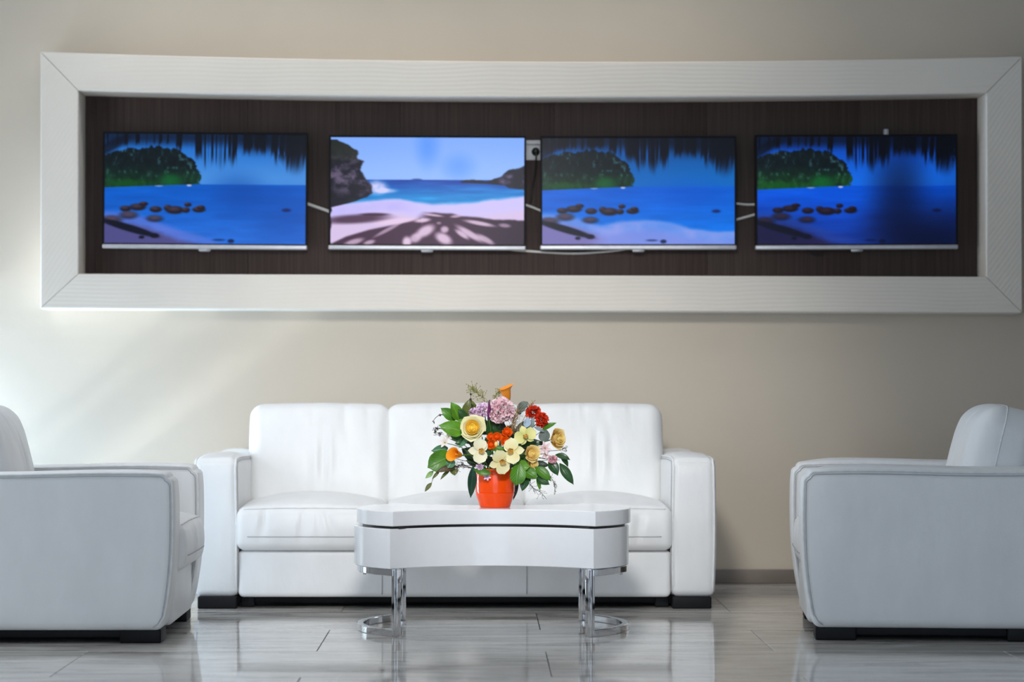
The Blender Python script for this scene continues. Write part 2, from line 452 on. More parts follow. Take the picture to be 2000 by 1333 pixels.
# ------------------------------------------------------------------ the wall frame with its brown niche
FY = 11.25                      # front face of the surround
tr = bpy.data.objects.new('trim_1', None); COL.objects.link(tr); tr['kind'] = 'structure'
oxl, oxr, ixl, ixr = -2.047, 2.523, -1.870, 2.354
def curve(x, pts):              # gentle sag of the top edges, through three points
    (xa, za), (xb, zb), (xc, zc) = pts
    return (za * (x - xb) * (x - xc) / ((xa - xb) * (xa - xc)) + zb * (x - xa) * (x - xc) / ((xb - xa) * (xb - xc))
            + zc * (x - xa) * (x - xb) / ((xc - xa) * (xc - xb)))
OT = lambda x: curve(x, ((-2.047, 2.4935), (.3, 2.447), (2.523, 2.4715)))
OB = lambda x: 1.297 + (x + 2.047) / 4.57 * -.0215
IT = lambda x: curve(x, ((-1.87, 2.3105), (.2, 2.280), (2.354, 2.300)))
IB = lambda x: 1.459 + (x + 1.87) / 4.224 * -.0143
def rail(outer, inner, g=.0012, bev=.006):
    """four-sided bar between two polylines of (x,z), from the front face back to the wall, arrises eased"""
    o = np.array(outer, float); i = np.array(inner, float); n = len(o)
    d = (i - o); d /= np.linalg.norm(d, axis=1, keepdims=True)
    prof = [(o, BW), (o, FY + bev), (o + d * bev * .4, FY + bev * .3), (o + d * bev, FY), (i - d * bev, FY), (i - d * bev * .4, FY + bev * .3), (i, FY + bev), (i, BW)]
    V = np.concatenate([np.column_stack([p[:, 0], np.full(n, y), p[:, 1]]) for p, y in prof]); F = []
    for a in range(len(prof)):
        b = (a + 1) % len(prof)
        for j in range(n - 1): F.append((a * n + j, a * n + j + 1, b * n + j + 1, b * n + j))
    F.append(tuple(a * n for a in range(len(prof)))); F.append(tuple(a * n + n - 1 for a in range(len(prof)))[::-1])
    return V, F
ts = np.linspace(0, 1, 25); g = .0015
def hor(O, I, sgn):
    ox = oxl + g + (oxr - oxl - 2 * g) * ts; ix = ixl + g + (ixr - ixl - 2 * g) * ts
    return rail([(x, O(x)) for x in ox], [(x, I(x)) for x in ix])
mk('frame_rail', hor(OT, IT, 1), M['frame_h'], tr, False)
mk('frame_rail', hor(OB, IB, -1), M['frame_h'], tr, False)
for (ox, ix) in ((oxl, ixl), (oxr, ixr)):
    mk('frame_rail', rail([(ox, OB(ox) + g + (OT(ox) - OB(ox) - 2 * g) * t) for t in ts[::4]],
                          [(ix, IB(ix) + g + (IT(ix) - IB(ix) - 2 * g) * t) for t in ts[::4]]), M['frame_v'], tr, False)
edges = [-1.868] + [x for x in np.arange(-1.10 - .725, 2.34, .725) if x > -1.85] + [2.352]
for a, b in zip(edges[:-1], edges[1:]):
    mk('backing_panel', rbox(((a + b) / 2, BW - .008, 1.88), (b - a - .0008, .014, .90), .001, (1, 1, 1), 2), M['brown'], tr)

# ------------------------------------------------------------------ televisions
NXP, NYP = 320, 180
def noise2(nx, ny, sx, sy, seed):
    r = np.random.default_rng(seed); out = np.zeros((ny, nx)); amp = 1.0; tot = 0
    for o in range(4):
        gx, gy = max(int(sx * 2 ** o), 1), max(int(sy * 2 ** o), 1)
        gz = r.random((gy + 2, gx + 2))
        X = np.linspace(0, gx, nx); Y = np.linspace(0, gy, ny)
        xi = np.minimum(X.astype(int), gx); yi = np.minimum(Y.astype(int), gy)
        fx = X - xi; fy = Y - yi; fx = fx * fx * (3 - 2 * fx); fy = fy * fy * (3 - 2 * fy)
        A = gz[yi][:, xi]; B = gz[yi][:, xi + 1]; C = gz[yi + 1][:, xi]; D = gz[yi + 1][:, xi + 1]
        out += amp * ((A * (1 - fx) + B * fx) * (1 - fy)[:, None] + (C * (1 - fx) + D * fx) * fy[:, None]); tot += amp; amp *= .55
    return out / tot
U, V_ = np.meshgrid(np.linspace(0, 1, NXP), np.linspace(0, 1, NYP))     # v down from the top
ss = lambda a, b, x: (lambda t: t * t * (3 - 2 * t))(np.clip((x - a) / (b - a), 0, 1))
def over(img, col, a):
    a = np.clip(a, 0, 1)[..., None]; return img * (1 - a) + np.asarray(col, float) * a
def ell(cx, cy, rx, ry, soft=.25, rot=0.0):
    dx = (U - cx); dy = (V_ - cy) * .5625; c, s = math.cos(rot), math.sin(rot)
    d = np.sqrt(((dx * c + dy * s) / rx) ** 2 + ((-dx * s + dy * c) / (ry * .5625)) ** 2)
    return 1 - ss(1 - soft, 1 + soft, d)

def lagoon(p):
    """tropical lagoon under palm fronds: island, sea, boulders, driftwood"""
    n1 = noise2(NXP, NYP, 9, 6, 1); n2 = noise2(NXP, NYP, 34, 20, 2); n3 = noise2(NXP, NYP, 120, 3, 3); nh = noise2(NXP, NYP, 5, 24, 5)
    t = ss(0, .46, V_)[..., None]
    img = np.array(p['sky0']) * (1 - t) + np.array(p['sky1']) * t
    hz = .458 + .0 * U
    t = ss(.46, 1, V_)[..., None]; sea = np.array(p['sea0']) * (1 - t) + np.array(p['sea1']) * t
    sea = sea + (nh - .5)[..., None] * np.array((6, 24, 40))
    coast = np.where(U < .48, .492 - .075 * U, .458)
    img = over(img, sea, ss(-.004, .004, V_ - coast))
    for (cx, cy, rx, ry, a) in p.get('smudge', []): img = over(img, p['smudge_c'], ell(cx, cy, rx, ry, .9) * a)
    # shallows, sand and foam
    bank = .72 + .34 * ss(.0, p['bank'], U) ** 1.1 + (n1 - .5) * .06
    img = over(img, p['foam'], (ss(-.05, .02, V_ - bank) * (.45 + .55 * n1)) * p['foam_a'])
    img = over(img, p['sand'], ss(.06, .14, V_ - bank + .02) * .95)
    if p.get('beach'):
        b2 = .80 + .07 * ss(.5, 1, U) + .04 * np.sin(U * 9) * (U > .3) * .5 + (n1 - .5) * .05
        img = over(img, p['foam'], ss(-.03, .02, V_ - b2) * ss(.22, .4, U) * (.5 + .5 * n1))
        img = over(img, (120, 140, 226), ss(.06, .14, V_ - b2) * ss(.2, .4, U) * .8)
    # island
    n4 = noise2(NXP, NYP, 70, 26, 8)
    top = np.interp(U, (0, .1, .25, .36, .44, .475, .5), (.19, .135, .115, .14, .24, .33, .46)) + (n2 - .5) * .03 + (n4 - .5) * .05
    isl = ss(-.008, .008, V_ - top) * (1 - ss(-.006, .006, V_ - coast)) * (1 - ss(.464, .476, U - (n2 - .5) * .05 - (n4 - .5) * .07))
    gcol = over(np.zeros_like(img) + np.array((8, 22, 26)), p['green'], ss(.25, .47, V_) * (.25 + 1.0 * n2))
    gcol = gcol * (.55 + .9 * n4)[..., None] + (np.clip(n4 - .60, 0, 1) * 420 * (1 - ss(.28, .48, V_)))[..., None] * np.array((.42, .62, .66))
    gcol = over(gcol, (12, 96, 44), ell(.33, .43, .05, .06, .8) * .8)
    gcol = over(gcol, (14, 80, 24), ell(.12, .45, .09, .03, .8) * .7)
    img = over(img, gcol, isl)
    img = over(img, (190, 200, 230), ell(.27, .475, .02, .006) * .6 + ell(.42, .468, .012, .008) * .9)
    # hanging fronds
    sk = U * (1 + .10 * V_) - .05 * V_ * (U > .4)
    str_ = np.interp(sk * 62, np.arange(64), np.random.default_rng(p['seed']).random(64))
    st2 = np.interp(sk * 130, np.arange(140), np.random.default_rng(p['seed'] + 1).random(140))
    st = .5 * str_ + .5 * st2
    ln = np.interp(U, (0, .12, .3, .42, .5, .58, .68, .74, .84, .92, 1), (.16, .13, .11, .2, .31, .31, .25, .16, .25, .33, .30))
    dn = np.interp(U, (0, .3, .4, .65, .72, .85, 1), p['dens'])
    fr = ss(-.01, .07, dn - st) * (1 - ss(.55, 1.05, V_ / (ln * (.75 + .5 * st2))))
    img = over(img, p['frond'], fr)
    img = over(img, p['frond'], (1 - ss(.0, .12, V_ - .03 - .05 * ss(.6, 1, U))) * .75)
    img = over(img, p['frond'], ell(.0, .14, .14, .05, .5, -.5) * .8)
    img = over(img, p['frond'], ell(.95, .22, .04, .10, .8) * .6 + ell(.76, .07, .09, .09, .8) * .6)
    # boulders, driftwood, flotsam
    for (cx, cy, rx, ry) in ((.105, .685, .028, .026), (.165, .67, .04, .032), (.195, .64, .022, .02), (.255, .69, .03, .028), (.315, .675, .02, .026),
                             (.35, .695, .045, .036), (.405, .695, .02, .025), (.415, .645, .018, .02), (.47, .69, .032, .026), (.48, .67, .02, .02)):
        img = over(img, p['rock'], ell(cx, cy, rx, ry, .3)); img = over(img, p['rock_hi'], ell(cx - .006, cy - .012, rx * .6, ry * .5, .8) * .55)
    for (cx, cy, rx, ry) in ((.12, .745, .045, .035), (.25, .775, .04, .03), (.035, .785, .05, .035)):
        img = over(img, p['rock'], ell(cx, cy, rx, ry, .5) * .8); img = over(img, p['rock_hi'], ell(cx, cy - .01, rx * .7, ry * .6, .8) * .7)
    img = over(img, (10, 12, 30), ell(.12, .86, .145, .032, .3, .29)); img = over(img, (10, 12, 30), ell(.25, .93, .022, .022, .4) + ell(.185, .945, .014, .014, .4))
    img = over(img, (14, 24, 84), ell(.905, .69, .022, .016, .5) * .85)
    img = over(img, (10, 20, 60), ell(.63, .975, .016, .018, .4) * .9 + ell(.57, .965, .03, .01, .5) * .6)
    for (cx, cy, rx, ry, a) in p.get('shade', []): img = over(img, (2, 6, 30), ell(cx, cy, rx, ry, .95) * a)  # dark screen reflections painted into the picture
    return img

def cove():
    """sandy cove between rocky headlands, palm shadow on the sand"""
    n1 = noise2(NXP, NYP, 8, 6, 11); n2 = noise2(NXP, NYP, 26, 22, 12); nh = noise2(NXP, NYP, 4, 30, 13)
    t = ss(0, .4, V_)[..., None]
    img = np.array((128, 172, 255.)) * (1 - t) + np.array((146, 186, 255.)) * t
    img = over(img, (84, 148, 255), ell(.50, .08, .05, .16, .95) * .8 + ell(.66, .27, .07, .10, .95) * .6)
    t = ss(.395, .6, V_)[..., None]; sea = np.array((2, 78, 178.)) * (1 - t) + np.array((6, 138, 216.)) * t
    sea = sea + np.clip(nh - .5, -.3, .5)[..., None] * np.array((80, 90, 80))
    img = over(img, sea, ss(-.003, .003, V_ - .395))
    img = over(img, (30, 60, 130), ell(.445, .392, .026, .008, .4) * .8)
    shore = np.interp(U, (0, .15, .28, .36, .44, .52, .62, .72, .86, 1), (.63, .60, .575, .565, .59, .61, .608, .60, .57, .535)) + (n1 - .5) * .03
    img = over(img, (206, 196, 250), ss(-.015, .03, V_ - shore))
    img = over(img, (178, 170, 244), ss(.0, .05, V_ - shore) * (1 - ss(.08, .16, V_ - shore)) * (1 - ss(.3, .5, U)) * n1)
    img = over(img, (216, 194, 232), ss(.10, .2, V_ - shore))
    img = over(img, (205, 206, 252), ell(.24, .47, .05, .06, .6) * (.4 + n2 * .9) + ell(.29, .50, .05, .02, .6) * .7)
    # left cliff and right headland
    edge = np.interp(V_, (.02, .08, .13, .2, .22, .3, .4, .45, .52, .56, .62, .66), (.03, .10, .14, .135, .17, .155, .185, .21, .215, .19, .09, 0)) + (n2 - .5) * .025
    cl = (1 - ss(-.006, .006, U - edge)) * (V_ > .02)
    rc = over(np.zeros_like(img) + np.array((16, 14, 30)), (104, 92, 118), np.clip((n2 - .42) * 3, 0, 1) * .9)
    rc = over(rc, (60, 66, 46), (1 - ss(.1, .26, V_)) * .75); rc = over(rc, (16, 22, 20), (1 - ss(.04, .2, V_ + .3 * U - .1)) * .7)
    rc = over(rc, (10, 8, 22), ss(.48, .6, V_ + .2 * (.2 - U)) * .8)
    img = over(img, rc, cl)
    hy = np.interp(U, (.66, .7, .74, .80, .83, .88, .92, 1), (.41, .39, .388, .402, .395, .36, .30, .265)) + (n2 - .5) * .02
    hb = np.interp(U, (.66, .8, .9, .92, 1), (.42, .43, .445, .47, .485))
    hd = ss(-.005, .005, V_ - hy) * (1 - ss(-.006, .006, V_ - hb)) * (U > .67)
    img = over(img, over(np.zeros_like(img) + np.array((14, 14, 34)), (92, 80, 112), np.clip((n2 - .48) * 3, 0, 1) * ss(.8, .9, U)), hd)
    # shadow of a palm crown on the sand
    sh = np.interp(U, (0, .15, .3, .42, .46, .55, .7, .85, 1), (.92, .84, .79, .735, .70, .715, .735, .755, .76))
    s1 = ss(-.012, .012, V_ - sh + (n1 - .5) * .05) * ss(.40, .50, U + (V_ - .8) * .5)
    low = np.interp(U, (0, .08, .2, .35, .5), (1.0, .93, .865, .81, .74))
    s2 = ss(-.012, .012, V_ - low) * (U < .47)
    band = ell(.13, .765, .16, .04, .5, -.06) * .9 + ell(.23, .72, .07, .014, .5) * .7
    dark = np.clip(s1 + s2 + band, 0, 1)
    img = over(img, over(np.zeros_like(img) + np.array((62, 34, 58)), (40, 24, 44), ss(.6, 1, U)), dark * .97)
    for (cx, cy, rx, ry, ro, a) in ((.34, .785, .10, .022, -.12, .9), (.475, .775, .04, .018, -.1, .9), (.49, .875, .05, .045, -.5, .9), (.44, .94, .03, .04, -.4, .8),
                                   (.585, .945, .045, .045, .5, .9), (.395, .98, .022, .05, 0, .95), (.59, .86, .02, .03, 0, .8), (.72, .90, .075, .028, .55, .85),
                                   (.68, .905, .04, .02, .6, .85), (.80, .95, .05, .025, .5, .75), (.77, .80, .075, .018, .18, .85), (.90, .82, .03, .018, .1, .55),
                                   (.53, .725, .05, .010, .12, .8), (.65, .735, .03, .012, -.1, .7), (.30, .86, .08, .016, -.5, .6), (.12, .98, .05, .025, -.3, .7),
                                   (.2, .985, .03, .02, -.3, .7), (.56, .80, .012, .012, 0, .5)):
        img = over(img, (232, 204, 232), ell(cx, cy, rx, ry, .5, ro) * a)
    return img

def television(label, x0, x1, zt, zb, rot, img, mount_x=0):
    w, h = x1 - x0, zt - zb
    cx, cz = (x0 + x1) / 2, (zt + zb) / 2
    root = thing('television', label, 'television', (cx, BW - .016, cz), 0, 'televisions in the niche')
    root.rotation_euler = (0, R(rot), 0)
    yf = -.085                                         # screen plane in front of the backing panel
    mk('housing', rbox((0, -.052, .004), (w - .004, .056, h - .028), .006, (2, 1, 2), 2), M['tvblack'], root)
    b = .0085
    mk('bezel', join([box(-w / 2, w / 2, yf - .003, -.06, h / 2 - .010, h / 2), box(-w / 2, -w / 2 + b, yf - .003, -.06, -h / 2 + .02, h / 2 - .010),
                      box(w / 2 - b, w / 2, yf - .003, -.06, -h / 2 + .02, h / 2 - .010), box(-w / 2 + b, w / 2 - b, yf - .003, -.06, -h / 2 + .02, -h / 2 + .026)]), M['tvblack'], root, False)
    mk('lower_trim', rbox((0, yf + .008, -h / 2 + .010), (w + .003, .032, .021), .006, (4, 1, 1), 3), M['silver'], root)
    mk('sensor', prism([(-.028, yf - .006), (.028, yf - .006), (.020, yf + .018), (-.020, yf + .018)], -h / 2 - .011, -h / 2 + .002, .003), M['silver_plastic'], root)
    mk('wall_bracket', join([box(-.10, .10, -.03, 0, -.06, .06), box(-.03, .03, -.012, .002, -.09, .09)]), M['tvblack'], root, False)
    sw0, sw1, sz1, sz0 = -w / 2 + b, w / 2 - b, h / 2 - .010, -h / 2 + .026
    xs = np.linspace(sw0, sw1, NXP); zs = np.linspace(sz1, sz0, NYP)
    X, Z = np.meshgrid(xs, zs)
    me = bpy.data.meshes.new('screen')
    verts = np.column_stack([X.ravel(), np.full(X.size, yf), Z.ravel()])
    i = np.arange(NXP * NYP).reshape(NYP, NXP)
    q = np.stack([i[:-1, :-1], i[1:, :-1], i[1:, 1:], i[:-1, 1:]], -1).reshape(-1, 4)
    me.vertices.add(len(verts)); me.vertices.foreach_set('co', verts.astype(np.float32).ravel())
    me.loops.add(q.size); me.loops.foreach_set('vertex_index', q.astype(np.int32).ravel())
    me.polygons.add(len(q)); me.polygons.foreach_set('loop_start', (np.arange(len(q)) * 4).astype(np.int32)); 
    me.update(calc_edges=True)
    at = me.color_attributes.new('picture', 'FLOAT_COLOR', 'POINT')
    rgba = np.ones((NXP * NYP, 4), np.float32); rgba[:, :3] = lin(np.clip(img, 0, 255)).reshape(-1, 3)
    at.data.foreach_set('color', rgba.ravel())
    me.materials.append(M['screen'])
    link(bpy.data.objects.new('screen', me), root)
    return root

base = dict(seed=21, sky0=(22, 104, 200), sky1=(72, 142, 222), sea0=(0, 88, 196), sea1=(34, 104, 210), green=(14, 62, 32), foam=(108, 122, 216), foam_a=.8,
            sand=(78, 74, 130), bank=.75, frond=(6, 10, 22), dens=(.45, .48, .55, .52, .66, .68, .72), rock=(28, 22, 34), rock_hi=(96, 76, 92),
            smudge=[(.66, .56, .12, .16, .6), (.9, .75, .14, .2, .45)], smudge_c=(6, 66, 160))
tv3 = dict(base, sky0=(14, 76, 150), sky1=(10, 104, 190), sea0=(0, 92, 208), sea1=(0, 116, 232), foam=(158, 162, 234), sand=(122, 112, 174), beach=True, green=(18, 58, 30),
           smudge=[(.75, .52, .2, .12, .4)], smudge_c=(0, 84, 206), dens=(.68, .66, .64, .56, .68, .72, .78))
tv4 = dict(base, sky0=(6, 66, 176), sky1=(16, 104, 226), sea0=(0, 82, 216), sea1=(16, 62, 178), foam=(62, 78, 170), foam_a=.5, sand=(38, 32, 78), bank=.7, green=(22, 80, 30),
           frond=(2, 4, 12), dens=(.5, .5, .52, .6, .78, .6, .66), rock=(20, 14, 28), rock_hi=(62, 44, 62), smudge=[], 
           shade=[(.72, .5, .11, .38, .55), (.88, .98, .30, .26, .85), (.70, .70, .14, .30, .35), (.0, .95, .3, .2, .4), (.98, .7, .1, .3, .3)])
SX = lambda px: (px - 938) / (4722 / 11.36)
SZ = lambda py: .93 - (py - 757) / (4722 / 11.36)
television('leftmost television in the niche, lagoon picture with a bright silver lower strip', SX(201), SX(600.5), SZ(258.5), SZ(487), .42, lagoon(base))
television('second television from the left, showing a sandy cove with purple shadows', SX(642.5), SX(1027), SZ(265), SZ(488.5), .25, cove())
television('third television from the left, lagoon picture with a pale wave along the beach', SX(1055.5), SX(1438), SZ(266), SZ(488), -.05, lagoon(tv3))
television('rightmost television in the niche, darkest lagoon picture with deep blue sea', SX(1475.5), SX(1870), SZ(263), SZ(487.5), -.2, lagoon(tv4))

# cables, socket and the little box above the last television
def cable(name, label, ctrl, r, mat, group=None):
    o = mk(name, tube(smooth_path(ctrl, 12), r, 8), mat)
    return tag(o, label, 'cable', group)
cy = BW - .021
P3 = lambda px, py, y=cy: ((px - 938) * y / 4722, y, .93 - (py - 757) * y / 4722)
cable('cable', 'short white cable sloping down between the first and second televisions', [P3(585, 392), P3(602, 399), P3(622, 406), P3(642, 413), P3(668, 424)], .0075, M['cable_w'])
cable('cable', 'short white cable sloping down between the cove and third televisions', [P3(1008, 393), P3(1028, 401), P3(1042, 406), P3(1056, 412), P3(1076, 420)], .006, M['cable_w'])
cable('cable', 'upper white cable of the pair between the third and rightmost televisions', [P3(1418, 396), P3(1440, 398), P3(1458, 400), P3(1478, 400), P3(1500, 402)], .0058, M['cable_w'])
cable('cable', 'lower white cable of the pair, rising to the rightmost television', [P3(1418, 436), P3(1440, 429), P3(1458, 424), P3(1476, 419), P3(1500, 411)], .0065, M['cable_w'])
cable('cable', 'white cable hanging in a flat loop below the second and third televisions', [P3(985, 484), P3(1000, 488), P3(1035, 491), P3(1080, 494), P3(1130, 495), P3(1180, 492), P3(1220, 487), P3(1240, 480)], .0058, M['cable_w'])
cable('cable', 'thin black cable looping under the rightmost television', [P3(1574, 480), P3(1580, 492), P3(1592, 499), P3(1606, 497), P3(1614, 480)], .0035, M['cable_k'])
so_ = thing('wall_socket', 'white wall socket with a black plug between cove and third televisions', 'socket', P3(1041, 294, BW - .0155))
mk('face_plate', rbox((0, -.005, 0), (.085, .012, .095), .004, (1, 1, 1), 2), M['socket'], so_)
mk('top_cover', rbox((0, -.014, .036), (.080, .024, .020), .004, (1, 1, 1), 2), M['socket'], so_)
v, f = lathe([(.019, 0), (.019, .012), (.014, .016), (.012, .042), (.008, .046)], 20)
v = v[:, [0, 2, 1]] * np.array((1, -1, 1)) + np.array((.012, -.011, -.008))
mk('plug', (v, f), M['cable_k'], so_)
mk('plug_cord', tube(smooth_path([(.012, -.05, -.008), (.014, -.058, -.03), (.012, -.03, -.09), (.0, -.012, -.17), (-.012, -.01, -.25)], 8), .004, 6), M['cable_k'], so_)
bb = thing('sensor_puck', 'tiny grey sensor box peeking over the rightmost television', 'sensor', P3(1729, 262, BW - .016))
mk('body', rbox((0, -.016, .004), (.022, .03, .034), .006, (1, 1, 1), 3), M['silver_plastic'], bb)
mk('lens', rbox((0, -.033, .010), (.010, .006, .008), .002, (1, 1, 1), 2), M['silver'], bb)

# ------------------------------------------------------------------ sofa and armchairs
AW, AH, Z0, CROWN = .182, .635, .047, .014
def arm_deform(P):
    """P in seat coordinates relative to the arm: x from centre, y from front, z from floor"""
    P = P.copy(); Rc = .055                          # soft upper front corner
    a = (Rc - P[:, 1]) / Rc; b = (P[:, 2] - (AH - Rc)) / Rc; m = (a > 0) & (b > 0)
    k = np.where(m, np.maximum(a, b) / np.maximum(np.hypot(a, b), 1e-9), 1); k = .25 + .75 * k
    P[:, 1] = np.where(m, Rc - a * k * Rc, P[:, 1]); P[:, 2] = np.where(m, AH - Rc + b * k * Rc, P[:, 2])
    zn = np.clip((P[:, 2] - Z0) / (AH - Z0), 0, 1)
    front = np.clip(1 - P[:, 1] / .35, 0, 1) ** 2
    P[:, 1] += .042 * (1 - zn) ** 3.2 * front - .006 * np.sin(np.pi * zn) * front
    P[:, 0] *= 1 + .05 * np.sin(np.pi * np.clip(zn, 0, 1))
    P[:, 2] += CROWN * zn ** 6 * (1 - (P[:, 0] / (AW / 2)) ** 2) * np.clip(P[:, 1] / .16, 0, 1)
    P[:, 2] += .004 * zn ** 6 * np.sin(P[:, 1] * 7)
    return P
def make_seat(name, label, cat, n, sw, D, loc, rotz, legs, group=None, seed=0, back=.02, lean=0.0):
    rr = np.random.default_rng(seed)
    root = thing(name, label, cat, loc, rotz, group)
    inner = n * sw; xo = inner / 2
    for s in (-1, 1):
        xc = s * (xo + AW / 2)
        c0 = np.array((0, D / 2, (Z0 + AH) / 2))
        arm = mk('armrest', rbox((xc, 0, 0), (AW, D, AH - Z0), .034, (3, 16, 12), 4, lambda P: arm_deform(P + c0)), M['leather'], root)
        for s2 in (-1, 1):                            # piping round the outer and inner side panels
            i = .0085; rc = .034
            pts = [(0, D - .03, AH - i)] + [(0, y, AH - i) for y in np.linspace(D - .1, i + rc, 14)]
            pts += [(0, i + rc - rc * math.sin(a), AH - i - rc + rc * math.cos(a)) for a in np.linspace(.2, math.pi / 2, 6)]
            pts += [(0, i, z) for z in np.linspace(AH - i - rc - .04, Z0 + .05, 12)] + [(0, i + .012, Z0 + .025), (0, i + .03, Z0 + .012)]
            Q = np.array(pts); Q[:, 0] = s2 * (AW / 2 - i)
            mk('piping', tube(arm_deform(Q) + np.array((xc, 0, 0)), .0052, 6), M['piping'], arm)
            Q2 = Q + np.array((s2 * .0075, .0085, -.0085)); Q2[-3:, 2] += .0085
            mk('seam', tube(arm_deform(Q2) + np.array((xc, 0, 0)), .0019, 5), M['seam'], arm)
    mk('base_panel', rbox((0, .5 * D + .012, (Z0 + .245) / 2 + .001), (inner - .004, D - .03, .245 - Z0), .022, (8, 4, 3), 3), M['leather'], root)
    if n > 1:
        for k in range(1, n):
            x = -xo + k * sw
            mk('base_seam', tube([(x, .0265, .06), (x, .0262, .15), (x, .027, .232)], .0022, 5), M['seam'], root)
    mk('back_frame', rbox((0, D - .10, .335), (inner + .004, .17, .51), .05, (4, 2, 3), 3), M['leather'], root)
    for k in range(n):
        xc = -xo + (k + .5) * sw
        cw = sw + (.004 if n == 1 else .002)
        # seat cushion: crowned top, boxed front with gathered folds
        cr = [(rr.uniform(-.4, .4) * cw, rr.uniform(.007, .013), rr.uniform(-.35, .35)) for _ in range(7)]
        def sd(P, cr=cr, cw=cw):
            P = P.copy(); u = P[:, 0] / (cw / 2); v = P[:, 1] / .36; t = np.clip(P[:, 2] / .09, -1, 1)
            P[:, 2] += np.where(t > 0, t, 0) * .055 * np.clip(1 - u ** 2, 0, 1) ** .8 * np.clip(1 - v ** 2, 0, 1) ** .7
            fr = np.clip(-v - .75, 0, .25) * 4
            P[:, 1] -= .022 * fr * np.clip(1 - t ** 2, 0, 1) * (1 - .5 * u ** 4)
            P[:, 0] *= 1 + .012 * np.clip(1 - t ** 2, 0, 1) * fr
            for (x, a, sl) in cr:
                P[:, 1] += a * np.exp(-((P[:, 0] - x - sl * P[:, 2]) / .011) ** 2) * fr * np.clip(1.1 - np.abs(t - .2), 0, 1)
                P[:, 2] -= a * .6 * np.exp(-((P[:, 0] - x - .25 * sl * (P[:, 1] + .3)) / .02) ** 2) * np.where(t > .5, 1, 0) * np.clip(-v, 0, 1) * np.clip(1 - v ** 2, 0, 1)
            return P
        cu = mk('seat_cushion', rbox((xc, .325 + back, .336), (cw, .72, .180), .034, (44, 14, 6), 5, sd), M['leather'], root)
        for zz, ins in ((.083, .006), (-.030, 0.0)):
            ln = np.array([(x, -.36 + (.010 if zz > 0 else -.001), zz) for x in np.linspace(-cw / 2 + (.03 if zz > 0 else .05), cw / 2 - (.03 if zz > 0 else .05), 40)])
            Q = sd(ln); Q[:, 1] -= .0005
            mk('piping', tube(Q + np.array((xc, .325 + back, .336)), .003 if zz > 0 else .0018, 5), M['piping'] if zz > 0 else M['seam'], cu)
        # back cushion: leaning, thick, rounded top with short gathers
        cb = [(rr.uniform(-.3, .38) * cw, rr.uniform(.003, .007), rr.uniform(-.1, .1), rr.uniform(.08, .25)) for _ in range(8)]
        hh = .245; tt = .13; rb = .06 if n > 1 else .085; bw = cw + (.02 if n > 1 else 0)
        def bd(P, cb=cb, bw=bw):
            P = P.copy(); u = P[:, 0] / (bw / 2); z = P[:, 2] / hh; fr = np.clip(-P[:, 1] / tt, 0, 1)
            P[:, 1] -= .030 * fr * np.clip(1 - u ** 2, 0, 1) * np.clip(1 - z ** 2, 0, 1)
            P[:, 1] += .045 * fr * np.clip(z - .45, 0, 1) ** 1.5 + .02 * fr * np.clip(-z - .5, 0, 1)
            P[:, 2] += .008 * np.clip(z, 0, 1) * (1 - u ** 2)
            P[:, 0] *= 1 + .012 * (1 - z ** 2)
            for (x, a, sl, ln) in cb:
                P[:, 1] += a * np.exp(-((P[:, 0] - x - sl * P[:, 2]) / .010) ** 2) * fr * np.clip((z - 1 + ln * 4) / (ln * 3), 0, 1)
            P[:, 1] += .008 * np.exp(-((P[:, 0] - .02) / .05) ** 2 - ((P[:, 2] + .02 - .3 * P[:, 0]) / .10) ** 2) * fr * np.sin(P[:, 0] * 90)
            a = R(13); y, zz = P[:, 1].copy(), P[:, 2].copy()
            P[:, 1] = y * math.cos(a) + zz * math.sin(a); P[:, 2] = zz * math.cos(a) - y * math.sin(a)
            return P
        oc = np.array((xc, .745 + lean, .610 if n == 1 else .599))
        bc = mk('back_cushion', rbox(oc, (bw, tt * 2, hh * 2), rb, (40, 5, 14), 6, bd), M['leather'], root)
        L = []; hx, hz, rc = bw / 2, hh, rb
        L += [(-hx, z) for z in np.linspace(-hz + .06, hz - rc, 14)] + [(-hx + rc - rc * math.cos(a), hz - rc + rc * math.sin(a)) for a in np.linspace(.2, 1.37, 5)]
        L += [(x, hz) for x in np.linspace(-hx + rc, hx - rc, 24)] + [(hx - rc + rc * math.sin(a), hz - rc + rc * math.cos(a)) for a in np.linspace(.2, 1.37, 5)]
        L += [(hx, z) for z in np.linspace(hz - rc, -hz + .06, 14)]
        Q = np.array([(x, -tt + .10, z) for x, z in L])
        mk('piping', tube(bd(Q) + oc, .0032, 6), M['piping'], bc)
    mk('shaded_underside', rbox((0, D / 2 + .03, .034), (inner + 2 * AW - .10, D - .16, .036), .006, (2, 2, 1), 2), M['black'], root)  # black slab for the underside fabric and the shade beneath the seat
    for (lx, ly, lw, ld) in legs:
        mk('leg', rbox((lx, ly, Z0 / 2 + .002), (lw, ld, Z0 + .004), .006, (1, 1, 1), 2), M['black'], root)
    return root

